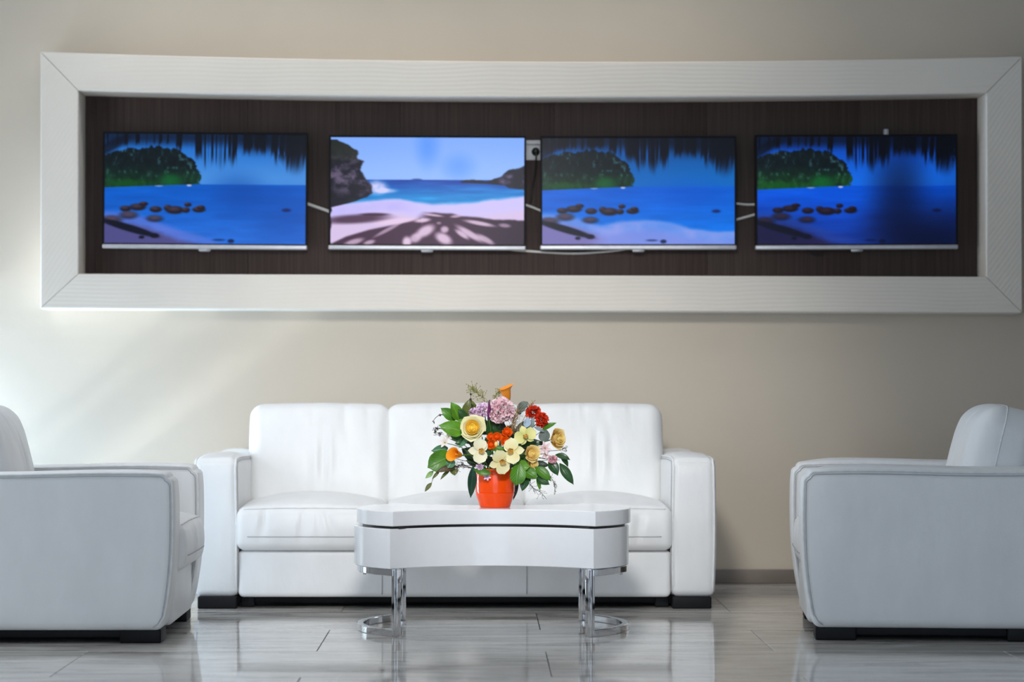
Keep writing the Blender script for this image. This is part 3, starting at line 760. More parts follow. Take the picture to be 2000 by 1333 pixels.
sw = .607
xe = 1.5 * sw
sofa = make_seat('sofa', 'white leather three-seat sofa standing against the beige wall', 'sofa', 3, sw, 1.0, (-.108, 10.12, 0), 0,
                 [(s * (xe + AW / 2 - .005), y, .165, .15) for s in (-1, 1) for y in (.10, .86)] + [(s * (xe - .035), .15, .06, .10) for s in (-1, 1)], seed=3)
cw_ = .64; xa = cw_ / 2 + AW / 2
al = lambda: [(s * (xa - .01), y, .15, .15) for s in (-1, 1) for y in (.125, .82)]
AH, CROWN = .622, .003
left = make_seat('armchair', 'white leather armchair at the left edge, facing right', 'armchair', 1, cw_, .96, (-1.112, 9.255, 0), R(90.3), al(), 'pair of white armchairs', 5, .025, .04)
AH, CROWN = .627, .016
right = make_seat('armchair', 'white leather armchair at the right edge, facing left', 'armchair', 1, cw_, .96, (1.222, 9.365, 0), R(-90 - 4.8), al(), 'pair of white armchairs', 8, .052)

# ------------------------------------------------------------------ coffee table
TX, TY = .052, 9.325
def outline(hx, hy, lobe, sag, n=18):
    """waisted top: straight-cornered hour-glass, convex lobes left and right, concave front and back (counter-clockwise)"""
    pts = []
    Rf = (hx * hx + sag * sag) / (2 * sag); a = math.asin(hx / Rf)
    Rl = (hy * hy + lobe * lobe) / (2 * lobe); b = math.asin(hy / Rl)
    for t in np.linspace(-a, a, n)[:-1]: pts.append((Rf * math.sin(t), -hy - (Rf * math.cos(a) - Rf * math.cos(t))))       # front, concave
    for t in np.linspace(-b, b, n)[:-1]: pts.append((hx + lobe - Rl + Rl * math.cos(t), Rl * math.sin(t)))
    for t in np.linspace(a, -a, n)[:-1]: pts.append((Rf * math.sin(t), hy + (Rf * math.cos(a) - Rf * math.cos(t))))
    for t in np.linspace(-b, b, n)[:-1]: pts.append((-hx - lobe + Rl - Rl * math.cos(t), -Rl * math.sin(t)))
    return np.array(pts)
tb = thing('coffee_table', 'low white glossy coffee table with waisted top on curved chrome legs', 'table', (TX, TY, 0))
HX, HY, LB, SG = .377, .325, .150, .165
mk('tabletop', prism(outline(HX, HY, LB, SG), .411, .467, .0025), M['lacquer'], tb, 'auto')
mk('shadow_gap', prism(outline(HX - .022, HY - .03, LB, SG - .005), .400, .412), M['gap'], tb, 'auto')
v, f = prism(outline(HX + .002, HY, LB, SG), .252, .401, .0025); v[:, 0] -= .009
mk('table_box', (v, f), M['lacquer'], tb, 'auto')
def flat_bar(path, z0, z1, w):
    """flat chrome bar bent along an xy path"""
    p = np.array(path, float); T = np.gradient(p, axis=0); T /= np.linalg.norm(T, axis=1, keepdims=True)
    N = np.column_stack([-T[:, 1], T[:, 0]]); n = len(p); bv = .002
    prof = [(-w / 2, z0 + bv), (-w / 2 + bv, z0), (w / 2 - bv, z0), (w / 2, z0 + bv), (w / 2, z1 - bv), (w / 2 - bv, z1), (-w / 2 + bv, z1), (-w / 2, z1 - bv)]
    V = np.concatenate([np.column_stack([p + N * o, np.full(n, z)]) for o, z in prof]); m = len(prof); F = []
    for a in range(m):
        b = (a + 1) % m
        for j in range(n - 1): F.append((a * n + j, b * n + j, b * n + j + 1, a * n + j + 1))
    F.append(tuple(a * n for a in range(m))); F.append(tuple(a * n + n - 1 for a in range(m))[::-1])
    return V, F
for s in (-1, 1):
    hy, lb = HY - .005, .145
    Rl = (hy * hy + lb * lb) / (2 * lb); b = math.asin(hy / Rl)
    arc = [(s * (HX - .012 + lb - Rl + Rl * math.cos(t)) - .004, Rl * math.sin(t)) for t in np.linspace(-b, b, 40)]
    lg = mk('leg_frame', flat_bar(arc, 0.0, .026, .026), M['chrome'], tb, 'auto')
    mk('upper_ring', flat_bar(arc, .226, .2515, .026), M['chrome'], lg, 'auto')
    for (px, py) in (arc[0], arc[-1]):
        sgn = -1 if py < 0 else 1
        v, f = rbox((0, 0, .1265), (.017, .030, .250), .002, (1, 1, 1), 2)
        an = -s * sgn * (math.pi / 2 - b) * 1.0 + (0 if s > 0 else 0)
        c_, s_ = math.cos(an), math.sin(an)
        v = v * np.array((1.15, 1.1, 1)); v = np.column_stack([v[:, 0] * c_ - v[:, 1] * s_, v[:, 0] * s_ + v[:, 1] * c_, v[:, 2]]) + np.array((px - s * .004, py - sgn * .002, 0))
        mk('upright', (v, f), M['chrome'], lg, 'auto')
    v, f = lathe([(.006, .2185), (.006, .226)], 12)
    q = arc[12]; mk('screw', (v + np.array((q[0], q[1], 0)), f), M['chrome'], lg)

# ------------------------------------------------------------------ flowers
VX, VY, VZ = .057, 9.345, .467
vase = thing('flower_pot', 'glossy orange ceramic flower pot in the middle of the coffee table', 'pot', (VX, VY, VZ))
prof = [(.052, 0), (.0585, .0015), (.060, .006), (.0745, .050), (.0752, .054), (.0738, .0555), (.0738, .0575), (.0762, .059), (.0772, .085), (.0765, .115), (.073, .146), (.0722, .149), (.070, .149), (.0695, .146), (.072, .10), (.066, .04), (.05, .012)]
mk('body', lathe(prof, 56), M['pot'], vase, 'auto')
v, f = lathe([(.04, .02), (.066, .05), (.069, .10), (.068, .132), (.05, .145), (.01, .150)], 24)
mk('foam', (v, f), M['foam'], vase)
bx = lambda cx: (cx - 657) / 2402
bz = lambda cy: .93 - (cy - 128.5) / 2402
# where each stem enters the foam, and points of the arrangement measured in the upright plane through the pot (x, depth offset, z)
def Pt(cx, cy, dy=0.0): return np.array((bx(cx), VY + dy, bz(cy)))
MOUTH = np.array((VX, VY, VZ + .135))
class Flower:
    """one cut flower: an empty at its stem foot in the foam; everything built relative to it"""
    def __init__(s, name, label, cat='flower', ang=0.0, rad=.03, group=None):
        s.foot = MOUTH + np.array((rad * math.cos(ang), rad * math.sin(ang), 0))
        s.root = thing(name, label, cat, tuple(s.foot), 0, group)
    def part(s, name, geo, mat, parent=None, smooth=True, uv=None):
        v, f = geo
        return mk(name, (np.asarray(v) - s.foot, f), mat, parent or s.root, smooth, uv)
    def stem(s, to, r=.0022, mat=None, bow=.03, name='stem'):
        to = np.asarray(to, float); a = s.foot
        mid = (a + to) / 2 + np.array((0, 0, bow)) 
        return s.part(name, tube(smooth_path([a, mid, to], 6), r, 6), mat or M['stem'])
def frame(n, spin=0.0):
    """rotation whose local +z looks along n; local y as upright as possible, then spun"""
    n = np.asarray(n, float); n = n / np.linalg.norm(n)
    up = np.array((0, 0, 1.0)) if abs(n[2]) < .95 else np.array((0, 1.0, 0))
    x = np.cross(up, n); x /= np.linalg.norm(x); y = np.cross(n, x)
    c, s_ = math.cos(spin), math.sin(spin)
    return np.column_stack([c * x + s_ * y, -s_ * x + c * y, n])
def patch(L, Wd, prof=None, cup=0.0, curl=0.0, nu=7, nv=9, wav=0.0, wn=3, ph=0.0, tipw=.12, basew=.25, pk=.5):
    """petal/leaf blade along +y from the origin, normal +z. cup: sides raised, curl: tip raised"""
    t = np.linspace(0, 1, nv); u = np.linspace(-1, 1, nu)
    if prof is None:
        w = np.where(t < pk, basew + (1 - basew) * np.sin(np.pi / 2 * t / pk), tipw + (1 - tipw) * np.cos(np.pi / 2 * (t - pk) / (1 - pk)) ** .8)
    else: w = np.interp(t, prof[0], prof[1])
    X = np.outer(w, u) * Wd / 2; Y = np.outer(t, np.ones(nu)) * L
    Y = Y - np.outer(t ** 3, u ** 2) * L * .05
    Z = cup * np.outer(w, u ** 2) * Wd / 2 + curl * np.outer(t ** 2, np.ones(nu)) * L + wav * np.outer(t, np.abs(u)) * np.sin(np.outer(t, np.ones(nu)) * wn * 6.28 + np.sign(u) * ph + ph) * Wd
    V = np.column_stack([X.ravel(), Y.ravel(), Z.ravel()])
    F = [(i * nu + j, i * nu + j + 1, (i + 1) * nu + j + 1, (i + 1) * nu + j) for i in range(nv - 1) for j in range(nu - 1)]
    UVs = np.column_stack([np.tile((u + 1) / 2, nv), np.repeat(t, nu)])
    return V, F, UVs
def rotx(a): c, s = math.cos(a), math.sin(a); return np.array(((1, 0, 0), (0, c, -s), (0, s, c)))
def rotz(a): c, s = math.cos(a), math.sin(a); return np.array(((c, -s, 0), (s, c, 0), (0, 0, 1)))
ROUND = ((0, .12, .3, .55, .8, .93, 1), (.12, .5, .88, 1, .86, .5, .08))

# petal and leaf colours
PM = dict(
    orchid=petal_mat('cream_orchid_petal', (.86, .76, .36), (.92, .86, .52), mid=.4),
    orchid_w=petal_mat('ivory_orchid_petal', (.90, .84, .58), (.93, .89, .66), mid=.4),
    orchid_g=petal_mat('greenish_orchid_petal', (.60, .60, .18), (.80, .76, .32), mid=.45),
    lip=petal_mat('brown_orchid_lip', (.42, .19, .02), (.66, .44, .14), mid=.5),
    cream=petal_mat('cream_rose_petal', (.96, .76, .30), (.97, .91, .60), mid=.45),
    creamc=petal_mat('cream_rose_heart', (.95, .50, .02), (.98, .68, .09), mid=.5),
    yellow=petal_mat('yellow_rose_petal', (.97, .56, .10), (.99, .78, .34), mid=.5),
    yellowc=petal_mat('yellow_rose_heart', (.96, .54, .08), (.98, .74, .26), mid=.5),
    orange=petal_mat('orange_spray_rose_petal', (.80, .035, .002), (.92, .14, .006), mid=.5),
    pink=petal_mat('pink_carnation_petal', (.84, .36, .40), (.94, .66, .70), mid=.35),
    lilac=petal_mat('lilac_petal', (.76, .40, .66), (.90, .66, .84), mid=.4),
    red=petal_mat('red_carnation_petal', (.42, .012, .006), (.74, .045, .012), mid=.5),
    calla=petal_mat('orange_calla_spathe', (.58, .20, .01), (.86, .30, .03), mid=.5, rough=.35),
    callab=petal_mat('bright_orange_calla_spathe', (.80, .24, .01), (.92, .36, .02), mid=.5, rough=.35),
    star=petal_mat('pale_pink_star_petal', (.78, .46, .44), (.86, .66, .66), mid=.4),
    blush=petal_mat('blush_white_petal', (.70, .66, .42), (.88, .74, .76), mid=.4),
    rosepink=petal_mat('bright_pink_petal', (.75, .30, .36), (.84, .45, .50), mid=.5),
    purple=petal_mat('purple_bud', (.22, .02, .16), (.05, .015, .05), mid=.5),
    spadix=plain('yellow_spadix', (.80, .45, .04), .6),
)
LM = dict(
    green=leaf_mat('fresh_green_leaf', (.060, .20, .006), (.11, .28, .03)),
    bright=leaf_mat('bright_green_leaf', (.10, .28, .010), (.18, .38, .05)),
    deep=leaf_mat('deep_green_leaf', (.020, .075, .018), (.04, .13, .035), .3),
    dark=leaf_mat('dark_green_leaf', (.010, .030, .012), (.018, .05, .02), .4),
    olive=leaf_mat('olive_leaf', (.12, .14, .025), (.16, .20, .05)),
    brown=leaf_mat('reddish_brown_leaf', (.10, .06, .025), (.16, .12, .05)),
    blue=leaf_mat('blue_green_leaf', (.09, .24, .12), (.24, .42, .30), .3),
    grey=leaf_mat('grey_eucalyptus_leaf', (.10, .13, .105), (.16, .20, .17), .5),
    silver=leaf_mat('silvery_eucalyptus_leaf', (.24, .29, .29), (.36, .42, .42), .5),
    ice=leaf_mat('pale_blue_leaf', (.45, .58, .72), (.60, .72, .85), .4),
    pale=leaf_mat('pale_green_leaf', (.30, .50, .16), (.40, .60, .25)),
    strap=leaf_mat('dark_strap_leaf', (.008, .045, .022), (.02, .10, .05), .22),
)
def leaf(fl, cb, ct, db, dt, wpx, mat, roll=0.0, cup=.25, curl=-.10, parent=None, name='leaf', rnd=False):
    """blade from base (cx,cy) to tip (cx,cy) of the measured plane, at depth offsets db, dt"""
    a, b = Pt(*cb, db), Pt(*ct, dt); d = b - a; L = np.linalg.norm(d); y = d / L
    f = np.array((0, -1.0, .35)); z = f - y * (f @ y); z /= np.linalg.norm(z); x = np.cross(y, z)
    c, s_ = math.cos(roll), math.sin(roll); x2, z2 = c * x + s_ * z, -s_ * x + c * z
    V, F, UV = patch(L, wpx / 2402, ROUND if rnd else None, cup, 0, 9, 13, .03, 2, random.uniform(0, 6), .02, .10, .42)
    bow = curl * L * (4 * (V[:, 1] / L) * (1 - V[:, 1] / L)); V[:, 2] -= bow
    return fl.part(name, (V @ np.column_stack([x2, y, z2]).T + a, F), LM[mat], parent, True, UV)
def stemline(fl, pts, r=.0018, mat=None, name='stem'):
    P = [fl.foot] + [Pt(cx, cy, dy) for cx, cy, dy in pts]
    rad = np.linspace(r, r * .55, (len(P) - 1) * 6 + 1)
    return fl.part(name, tube(smooth_path(P, 6), rad, 6), mat or M['stem'])

def orchid(label, c, dy, n, spin, size, big, lipm='lip', ang=0.0, fore=1.0):
    fl = Flower('orchid', label, 'flower', ang, .045, 'cream orchids')
    o = Pt(*c, dy); Fm = frame(n, spin)
    specs = [('petal', 90, 1.0, 1.08, ROUND), ('petal', -90, 1.0, 1.08, ROUND),
             ('sepal', 0, .92, .62, None), ('sepal', 140, .85, .55, None), ('sepal', -140, .85, .55, None)]
    for i, (nm, a, l, w, pr) in enumerate(specs):
        V, F, UV = patch(size * l, size * w, pr, .16, -.12 if nm == 'petal' else -.05, 9, 10, .02, 1.3, i, .05, .35, .55)
        V = V @ rotx(R(14 if nm == 'petal' else 4)).T @ rotz(R(-a)).T + np.array((0, 0, .002 if nm == 'petal' else 0))
        fl.part(nm, (V @ Fm.T + o, F), PM[big], None, True, UV)
    geos, uvs = [], []
    for a, l, w in ((180, .52, .46), (115, .36, .30), (-115, .36, .30)):
        V, F, UV = patch(size * l, size * w, None, .5, .35, 5, 7); V = V @ rotx(R(35)).T @ rotz(R(-a)).T + np.array((0, 0, .004))
        geos.append((V @ Fm.T + o, F)); uvs.append(UV)
    fl.part('lip', join(geos), PM[lipm], None, True, np.concatenate(uvs))
    fl.part('column', tube(np.array([(0, 0, 0), (0, -.0, size * .12), (0, -size * .08, size * .22)]) @ Fm.T + o, [size * .05, size * .055, size * .035], 8), PM['spadix'])
    fl.stem(o - Fm[:, 2] * .004, .0022)
    return fl
def rose(label, c, dy, n, rad, pm, pmc, ang=0.0, outer=9, inner=12, fl=None, nm='rose', open_=1.0, spin0=0.0):
    own = fl is None
    if own: fl = Flower(nm, label, 'flower', ang, .045)
    o = Pt(*c, dy); Fm = frame(n, spin0)
    def shell(r0, r1, h0, h1, span, a0, flare, nu=9, nv=7):
        t = np.linspace(0, 1, nv); u = np.linspace(-1, 1, nu); T, Uu = np.meshgrid(t, u, indexing='ij')
        taper = 1 - .16 * np.abs(Uu) ** 2.5 * T
        rr = r0 + (r1 - r0) * T ** .8 + flare * np.clip(T - .7, 0, 1) ** 1.5
        hh = h0 + (h1 - h0) * T ** 1.1 * taper - flare * .35 * np.clip(T - .8, 0, 1)
        an = a0 + Uu * span / 2 * (.55 + .45 * np.sin(np.pi * np.clip(T * .62 + .12, 0, 1)))
        V = np.column_stack([(rr * np.cos(an)).ravel(), (rr * np.sin(an)).ravel(), hh.ravel()])
        F = [(i * nu + j, i * nu + j + 1, (i + 1) * nu + j + 1, (i + 1) * nu + j) for i in range(nv - 1) for j in range(nu - 1)]
        return V, F, np.column_stack([((Uu + 1) / 2).ravel(), T.ravel()])
    bl_g, bl_u = [], []
    for i in range(inner):
        k = i / inner
        V, F, UV = shell(rad * .08, rad * (.10 + .50 * k), 0, rad * (1.02 - .16 * k), R(230 - 90 * k), i * 2.4, rad * .10 * k)
        bl_g.append((V @ Fm.T + o, F)); bl_u.append(UV)
    dv, df = lathe([(rad * .50, rad * .30), (rad * .44, rad * .58), (rad * .30, rad * .74), (rad * .14, rad * .86), (rad * .03, rad * .90)], 20)
    bl_g.append((dv @ Fm.T + o, df)); bl_u.append(np.column_stack([np.tile(np.linspace(0, 1, 20), 5), np.repeat(np.linspace(.75, 1, 5), 20)]))
    heart = fl.part('bloom_heart', join(bl_g), PM[pmc], None, True, np.concatenate(bl_u))
    for i in range(outer):
        k = i / max(outer - 1, 1)
        V, F, UV = shell(rad * .18, rad * (.60 + .34 * k * open_), -rad * (.05 + .30 * k), rad * (.92 - .34 * k), R(150 - 25 * k), i * 2.4 + .4, rad * .30 * (.3 + k))
        q = np.array(V); an = np.arctan2(q[:, 1], q[:, 0]); da = (an - (i * 2.4 + .4) + np.pi) % (2 * np.pi) - np.pi
        q[:, :2] *= (1 + .10 * np.exp(-(da / .22) ** 2) * UV[:, 1] ** 3 * (.4 + k))[:, None]      # pointed rim
        q[:, 2] += rad * .05 * np.sin(da * 4 + i) * UV[:, 1] ** 2
        fl.part('petal', (q @ Fm.T + o, F), PM[pm], None if own else heart, True, UV)
    if own:
        fl.part('calyx', tube(np.array([(0, 0, -rad * .3), (0, 0, -rad * .12), (0, 0, rad * .05)]) @ Fm.T + o, [rad * .08, rad * .22, rad * .28], 10), M['stem'])
        fl.stem(o - Fm[:, 2] * rad * .3, .0024)
    return fl
def ruffle(label, nm, c, dy, n, rx, ry, pm, count, psize, ang=0.0, flat=.8, seed=1, part='bloom'):
    """carnation-like dome of frilled petals"""
    r = np.random.default_rng(seed); fl = Flower(nm, label, 'flower', ang, .04)
    o = Pt(*c, dy); Fm = frame(n)
    per = 6; groups = [[] for _ in range(per)]
    for i in range(count):
        ph = i * 2.39996; q = 1 - (i + .5) / count * .95; th = math.acos(q) * 1.1
        d = np.array((math.sin(th) * math.cos(ph), math.sin(th) * math.sin(ph), math.cos(th)))
        V, F, UV = patch(psize * r.uniform(.8, 1.2), psize * r.uniform(.8, 1.25), ((0, .4, .8, 1), (.15, .6, 1, .8)), r.uniform(-.25, .45), r.uniform(-.3, .3), 7, 6, .14, 2.2, r.uniform(0, 6))
        V[:, 2] += .12 * psize * np.sin(V[:, 0] / psize * 14 + r.uniform(0, 6)) * (V[:, 1] / psize)
        Q = frame(d, r.uniform(0, 6.28)); Q = np.column_stack([Q[:, 0], Q[:, 2], -Q[:, 1]])       # blade points along d
        tl = rotx(r.normal(0, .35))
        V = V @ tl.T @ Q.T
        V = V + d * .45 * np.array((rx, ry, min(rx, ry) * flat))
        V = V * np.array((1, 1, 1)) ; groups[i % per].append((V @ Fm.T + o, F, UV))
    for g_ in groups:
        fl.part(part, join([(a, b) for a, b, _ in g_]), PM[pm], None, True, np.concatenate([u for _, _, u in g_]))
    fl.stem(o - Fm[:, 2] * .01, .0022)
    return fl
def calla(label, a, b, da, db, rad, pm, ang=0.0, face=0.0, pale=None):
    """rolled funnel from throat a to mouth b with one flared, pointed lip"""
    fl = Flower('calla_lily', label, 'flower', ang, .045)
    A, B = Pt(*a, da), Pt(*b, db); d = B - A; L = np.linalg.norm(d); Fm = frame(d / L, face)
    nu, nv = 25, 11; V, UV, F = [], [], []
    for i in range(nv):
        t = i / (nv - 1)
        for j in range(nu):
            u = j / (nu - 1); an = -math.pi + u * 2 * math.pi * 1.04
            k = (1 + math.cos(an)) / 2                              # 1 at the lip
            r = rad * (.16 + .72 * t ** .6) + rad * .30 * k ** 3 * max(t - .72, 0) / .28 + rad * .22 * max(t - .85, 0) / .15
            h = L * t * (.93 + .12 * k ** 2) - rad * .15 * max(t - .85, 0) / .15 * (1 - k)
            V.append((r * math.sin(an) * (1 + .02 * u), -r * math.cos(an) * (1 + .02 * u), h)); UV.append((u, t))
    for i in range(nv - 1):
        for j in range(nu - 1): F.append((i * nu + j, i * nu + j + 1, (i + 1) * nu + j + 1, (i + 1) * nu + j))
    fl.part('spathe', (np.array(V) @ Fm.T + A, F), PM[pm], None, True, np.array(UV))
    fl.part('spadix', tube(np.array([(0, 0, L * .1), (0, 0, L * .4), (0, 0, L * .68)]) @ Fm.T + A, [rad * .1, rad * .13, rad * .07], 8), PM['spadix'])
    fl.stem(A + Fm[:, 2] * L * .03, .0032)
    return fl
def star(label, c, dy, n, size, pm, ang=0.0, cnt=6, width=.3, nm='star_lily', lift=35, fl=None):
    own = fl is None
    if own: fl = Flower(nm, label, 'flower', ang, .04)
    o = Pt(*c, dy); Fm = frame(n)
    for i in range(cnt):
        V, F, UV = patch(size, size * width, None, .3, -.18, 5, 8, 0, 1, 0, .05, .35, .5)
        V = V @ rotx(R(lift)).T @ rotz(R(360 / cnt * i + 12)).T
        fl.part('petal', (V @ Fm.T + o, F), PM[pm], None, True, UV)
    fl.part('stamens', join([tube(np.array([(0, 0, 0), (size * .06 * math.cos(a), size * .06 * math.sin(a), size * .35)]) @ Fm.T + o, size * .03, 5) for a in (0, 2.1, 4.2)]), M['sprig'])
    if own: fl.stem(o, .0015)
    return fl
def sprig(label, nm, main, dy, tips, mat, seed, spread=.03, ang=0.0, r=.0011, bud=.0022, cat='sprig', levels=2, kids=5):
    """airy twig: a main stem that forks into hair-fine branchlets ending in buds"""
    rr = np.random.default_rng(seed); fl = Flower(nm, label, cat, ang, .035)
    P = smooth_path([fl.foot] + [Pt(cx, cy, dy) for cx, cy in main], 8)
    fl.part('stem', tube(P, np.linspace(r * 1.4, r * .7, len(P)), 5), mat)
    tw, bd = [], []
    for t in range(tips):
        i = int(rr.uniform(.45, .99) * (len(P) - 1)); a = P[i]; dirn = P[min(i + 2, len(P) - 1)] - P[max(i - 2, 0)]; dirn = dirn / (np.linalg.norm(dirn) + 1e-9)
        for kk in range(kids):
            d = dirn * rr.uniform(.3, 1) + rr.normal(0, .55, 3); d /= np.linalg.norm(d)
            e = a + d * spread * rr.uniform(.4, 1.0); m = (a + e) / 2 + rr.normal(0, .002, 3)
            tw.append(tube(np.array([a, m, e]), [r * .6, r * .5, r * .4], 4))
            bv, bf = lathe([(bud * .3, -bud), (bud * .9, -bud * .3), (bud * .9, bud * .4), (bud * .2, bud)], 6)
            bd.append((bv + e, bf))
    fl.part('twigs', join(tw), mat)
    b = fl.part('buds', join(bd), mat); b['kind'] = 'stuff'
    return fl

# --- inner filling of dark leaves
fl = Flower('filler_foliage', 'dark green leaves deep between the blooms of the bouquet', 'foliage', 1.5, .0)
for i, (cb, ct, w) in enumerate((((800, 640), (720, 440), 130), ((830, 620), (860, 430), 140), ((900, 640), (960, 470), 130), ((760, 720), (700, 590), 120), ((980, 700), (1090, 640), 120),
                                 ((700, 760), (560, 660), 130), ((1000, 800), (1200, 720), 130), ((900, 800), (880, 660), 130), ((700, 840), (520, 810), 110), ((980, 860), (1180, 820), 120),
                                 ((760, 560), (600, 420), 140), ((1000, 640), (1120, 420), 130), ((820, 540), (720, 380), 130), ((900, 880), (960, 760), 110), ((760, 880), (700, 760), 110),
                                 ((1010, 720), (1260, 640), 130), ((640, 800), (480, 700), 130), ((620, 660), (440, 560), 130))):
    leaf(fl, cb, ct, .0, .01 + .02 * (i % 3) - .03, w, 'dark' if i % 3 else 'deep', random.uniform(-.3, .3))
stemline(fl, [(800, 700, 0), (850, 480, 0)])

# --- leafy branches
def branch(label, nm, path, leaves, ang, cat='foliage', mat=None):
    fl = Flower(nm, label, cat, ang, .045)
    stemline(fl, path, .0017, mat)
    for L_ in leaves: leaf(fl, *L_)
    return fl
branch('bright green leafy branch at the upper left of the bouquet', 'leafy_branch', [(600, 700, -.01), (530, 520, -.01), (455, 415, -.02)],
       [((445, 425), (288, 318), -.02, -.03, 108, 'green', .35), ((462, 440), (383, 262), -.03, -.055, 120, 'bright', -.25), ((520, 430), (415, 318), -.01, -.01, 100, 'deep', -.5),
        ((540, 440), (450, 330), -.035, -.05, 80, 'deep', .2)], 3.0)
branch('single olive green leaf standing behind the lilac flowers', 'leafy_branch', [(640, 600, .03), (580, 420, .03)],
       [((568, 405), (560, 232), .03, .02, 150, 'olive', .1)], 2.4, mat=M['twig'])
branch('wide bright green leaves left of the cream rose', 'leafy_branch', [(620, 740, -.03), (540, 600, -.04), (480, 520, -.05)],
       [((520, 545), (270, 478), -.05, -.07, 150, 'bright', .15), ((560, 470), (440, 428), -.05, -.05, 60, 'bright', .3), ((520, 620), (350, 590), -.03, -.04, 100, 'deep', -.2),
        ((560, 590), (490, 540), -.06, -.07, 90, 'green', -.5), ((545, 590), (455, 690), -.06, -.09, 42, 'blue', .4), ((530, 640), (420, 650), -.05, -.06, 70, 'deep', 0)], 3.2)
branch('big rounded green leaf with small leaves at the lower left', 'leafy_branch', [(600, 830, -.05), (480, 800, -.06), (400, 770, -.07)],
       [((412, 752), (172, 868), -.07, -.10, 200, 'green', .2, .2, -.08, None, 'leaf', True), ((360, 690), (200, 715), -.05, -.07, 95, 'blue', .5), ((410, 790), (360, 872), -.10, -.12, 92, 'blue', -.1, .2, -.05, None, 'leaf', True),
        ((340, 760), (205, 760), -.05, -.05, 70, 'deep', -.3)], 3.4)
branch('reddish trailing branch with narrow leaves hanging lowest on the left', 'trailing_branch', [(600, 880, -.06), (480, 860, -.09), (380, 870, -.10), (290, 890, -.10), (235, 950, -.10), (205, 1015, -.10)],
       [((440, 850), (248, 908), -.10, -.12, 62, 'brown', .1), ((285, 890), (212, 975), -.10, -.11, 30, 'olive', .2), ((212, 1005), (147, 1090), -.10, -.11, 40, 'olive', 0), ((225, 900), (150, 968), -.08, -.09, 46, 'pale', .3)], 3.6, mat=M['twig'])
branch('small olive leaves on a brown twig at lower left beside the pot', 'trailing_branch', [(600, 880, -.05), (500, 850, -.07), (430, 860, -.08), (370, 900, -.09)],
       [((385, 885), (288, 982), -.09, -.10, 34, 'olive', -.2), ((405, 872), (424, 942), -.09, -.10, 82, 'olive', .2)], 3.9, mat=M['twig'])
branch('dark strap leaf hanging down just left of the orange pot', 'strap_leaf', [(640, 860, -.07), (600, 850, -.085)],
       [((592, 850), (568, 1156), -.085, -.06, 84, 'strap', .1, .15, -.04)], 4.0)
branch('green leaves peeping out over the front rim of the pot', 'leafy_branch', [(760, 900, -.085), (720, 890, -.10)],
       [((600, 885), (770, 925), -.10, -.11, 70, 'green', -.3), ((730, 690), (890, 700), -.09, -.10, 62, 'green', 0), ((770, 740), (690, 720), -.08, -.085, 60, 'deep', .2), ((900, 760), (930, 880), -.09, -.10, 60, 'dark', .2)], 4.6)
branch('broad green leaves leaning over the right side of the pot', 'leafy_branch', [(930, 850, -.06), (1010, 830, -.08), (1060, 860, -.09)],
       [((1015, 822), (985, 1034), -.11, -.12, 150, 'green', .15, .2, -.08, None, 'leaf', True), ((990, 850), (1118, 860), -.09, -.10, 108, 'bright', -.2), ((1050, 890), (1185, 972), -.085, -.10, 118, 'green', .1),
        ((1095, 950), (1040, 1088), -.08, -.09, 86, 'deep', -.2), ((1040, 900), (1120, 1000), -.07, -.08, 90, 'deep', .3)], 5.4)
branch('right hand branch with pointed dark leaves reaching farthest out', 'leafy_branch', [(960, 850, -.03), (1120, 830, -.04), (1280, 800, -.05), (1390, 800, -.05)],
       [((1350, 752), (1490, 800), -.05, -.06, 66, 'deep', .2), ((1395, 770), (1470, 868), -.05, -.05, 60, 'deep', .5), ((1390, 830), (1520, 1030), -.06, -.07, 88, 'deep', -.15), ((1290, 800), (1375, 945), -.06, -.07, 100, 'deep', .1),
        ((1330, 830), (1368, 950), -.05, -.05, 34, 'dark', .3)], 5.8)
branch('low right branch with narrow green leaves over the sofa seat', 'leafy_branch', [(960, 880, -.05), (1080, 880, -.06), (1180, 900, -.07)],
       [((1160, 862), (1312, 995), -.08, -.09, 100, 'green', .1), ((1170, 955), (1297, 1026), -.08, -.09, 84, 'deep', -.1), ((1175, 965), (1207, 1082), -.08, -.08, 40, 'green', .3), ((1130, 850), (1300, 850), -.05, -.06, 80, 'dark', 0), ((1150, 900), (1250, 960), -.06, -.06, 70, 'dark', .2)], 5.6)
branch('slim green leaf pointing up right beside the red carnation', 'leafy_branch', [(1000, 700, -.01), (1150, 590, -.02), (1235, 525, -.02)],
       [((1228, 528), (1368, 456), -.02, -.03, 54, 'green', .2)], .6)
branch('grey eucalyptus twig with round leaf at upper right', 'eucalyptus', [(930, 620, .0), (980, 470, -.01), (1010, 360, -.02)],
       [((1008, 372), (1098, 262), -.02, -.03, 92, 'grey', .3, .3, -.1, None, 'leaf', True), ((1000, 380), (1040, 340), -.02, -.02, 50, 'dark', 0)], 1.0)
branch('silvery eucalyptus twig with round grey leaf beside the peach rose', 'eucalyptus', [(960, 720, -.03), (1100, 600, -.05), (1150, 510, -.07)],
       [((1265, 520), (1232, 636), -.07, -.08, 108, 'grey', -.1, .15, -.05, None, 'leaf', True), ((1128, 505), (1152, 398), -.08, -.09, 54, 'silver', .3), ((1150, 495), (1250, 545), -.08, -.08, 42, 'silver', .2),
        ((1078, 500), (1096, 394), -.08, -.09, 70, 'ice', -.2)], .3)
branch('dark strap leaf curling behind the right of the pot', 'strap_leaf', [(960, 900, .06), (1000, 960, .075)],
       [((1000, 960), (962, 1192), .075, .06, 44, 'dark', .3, .2, -.14), ], .8)

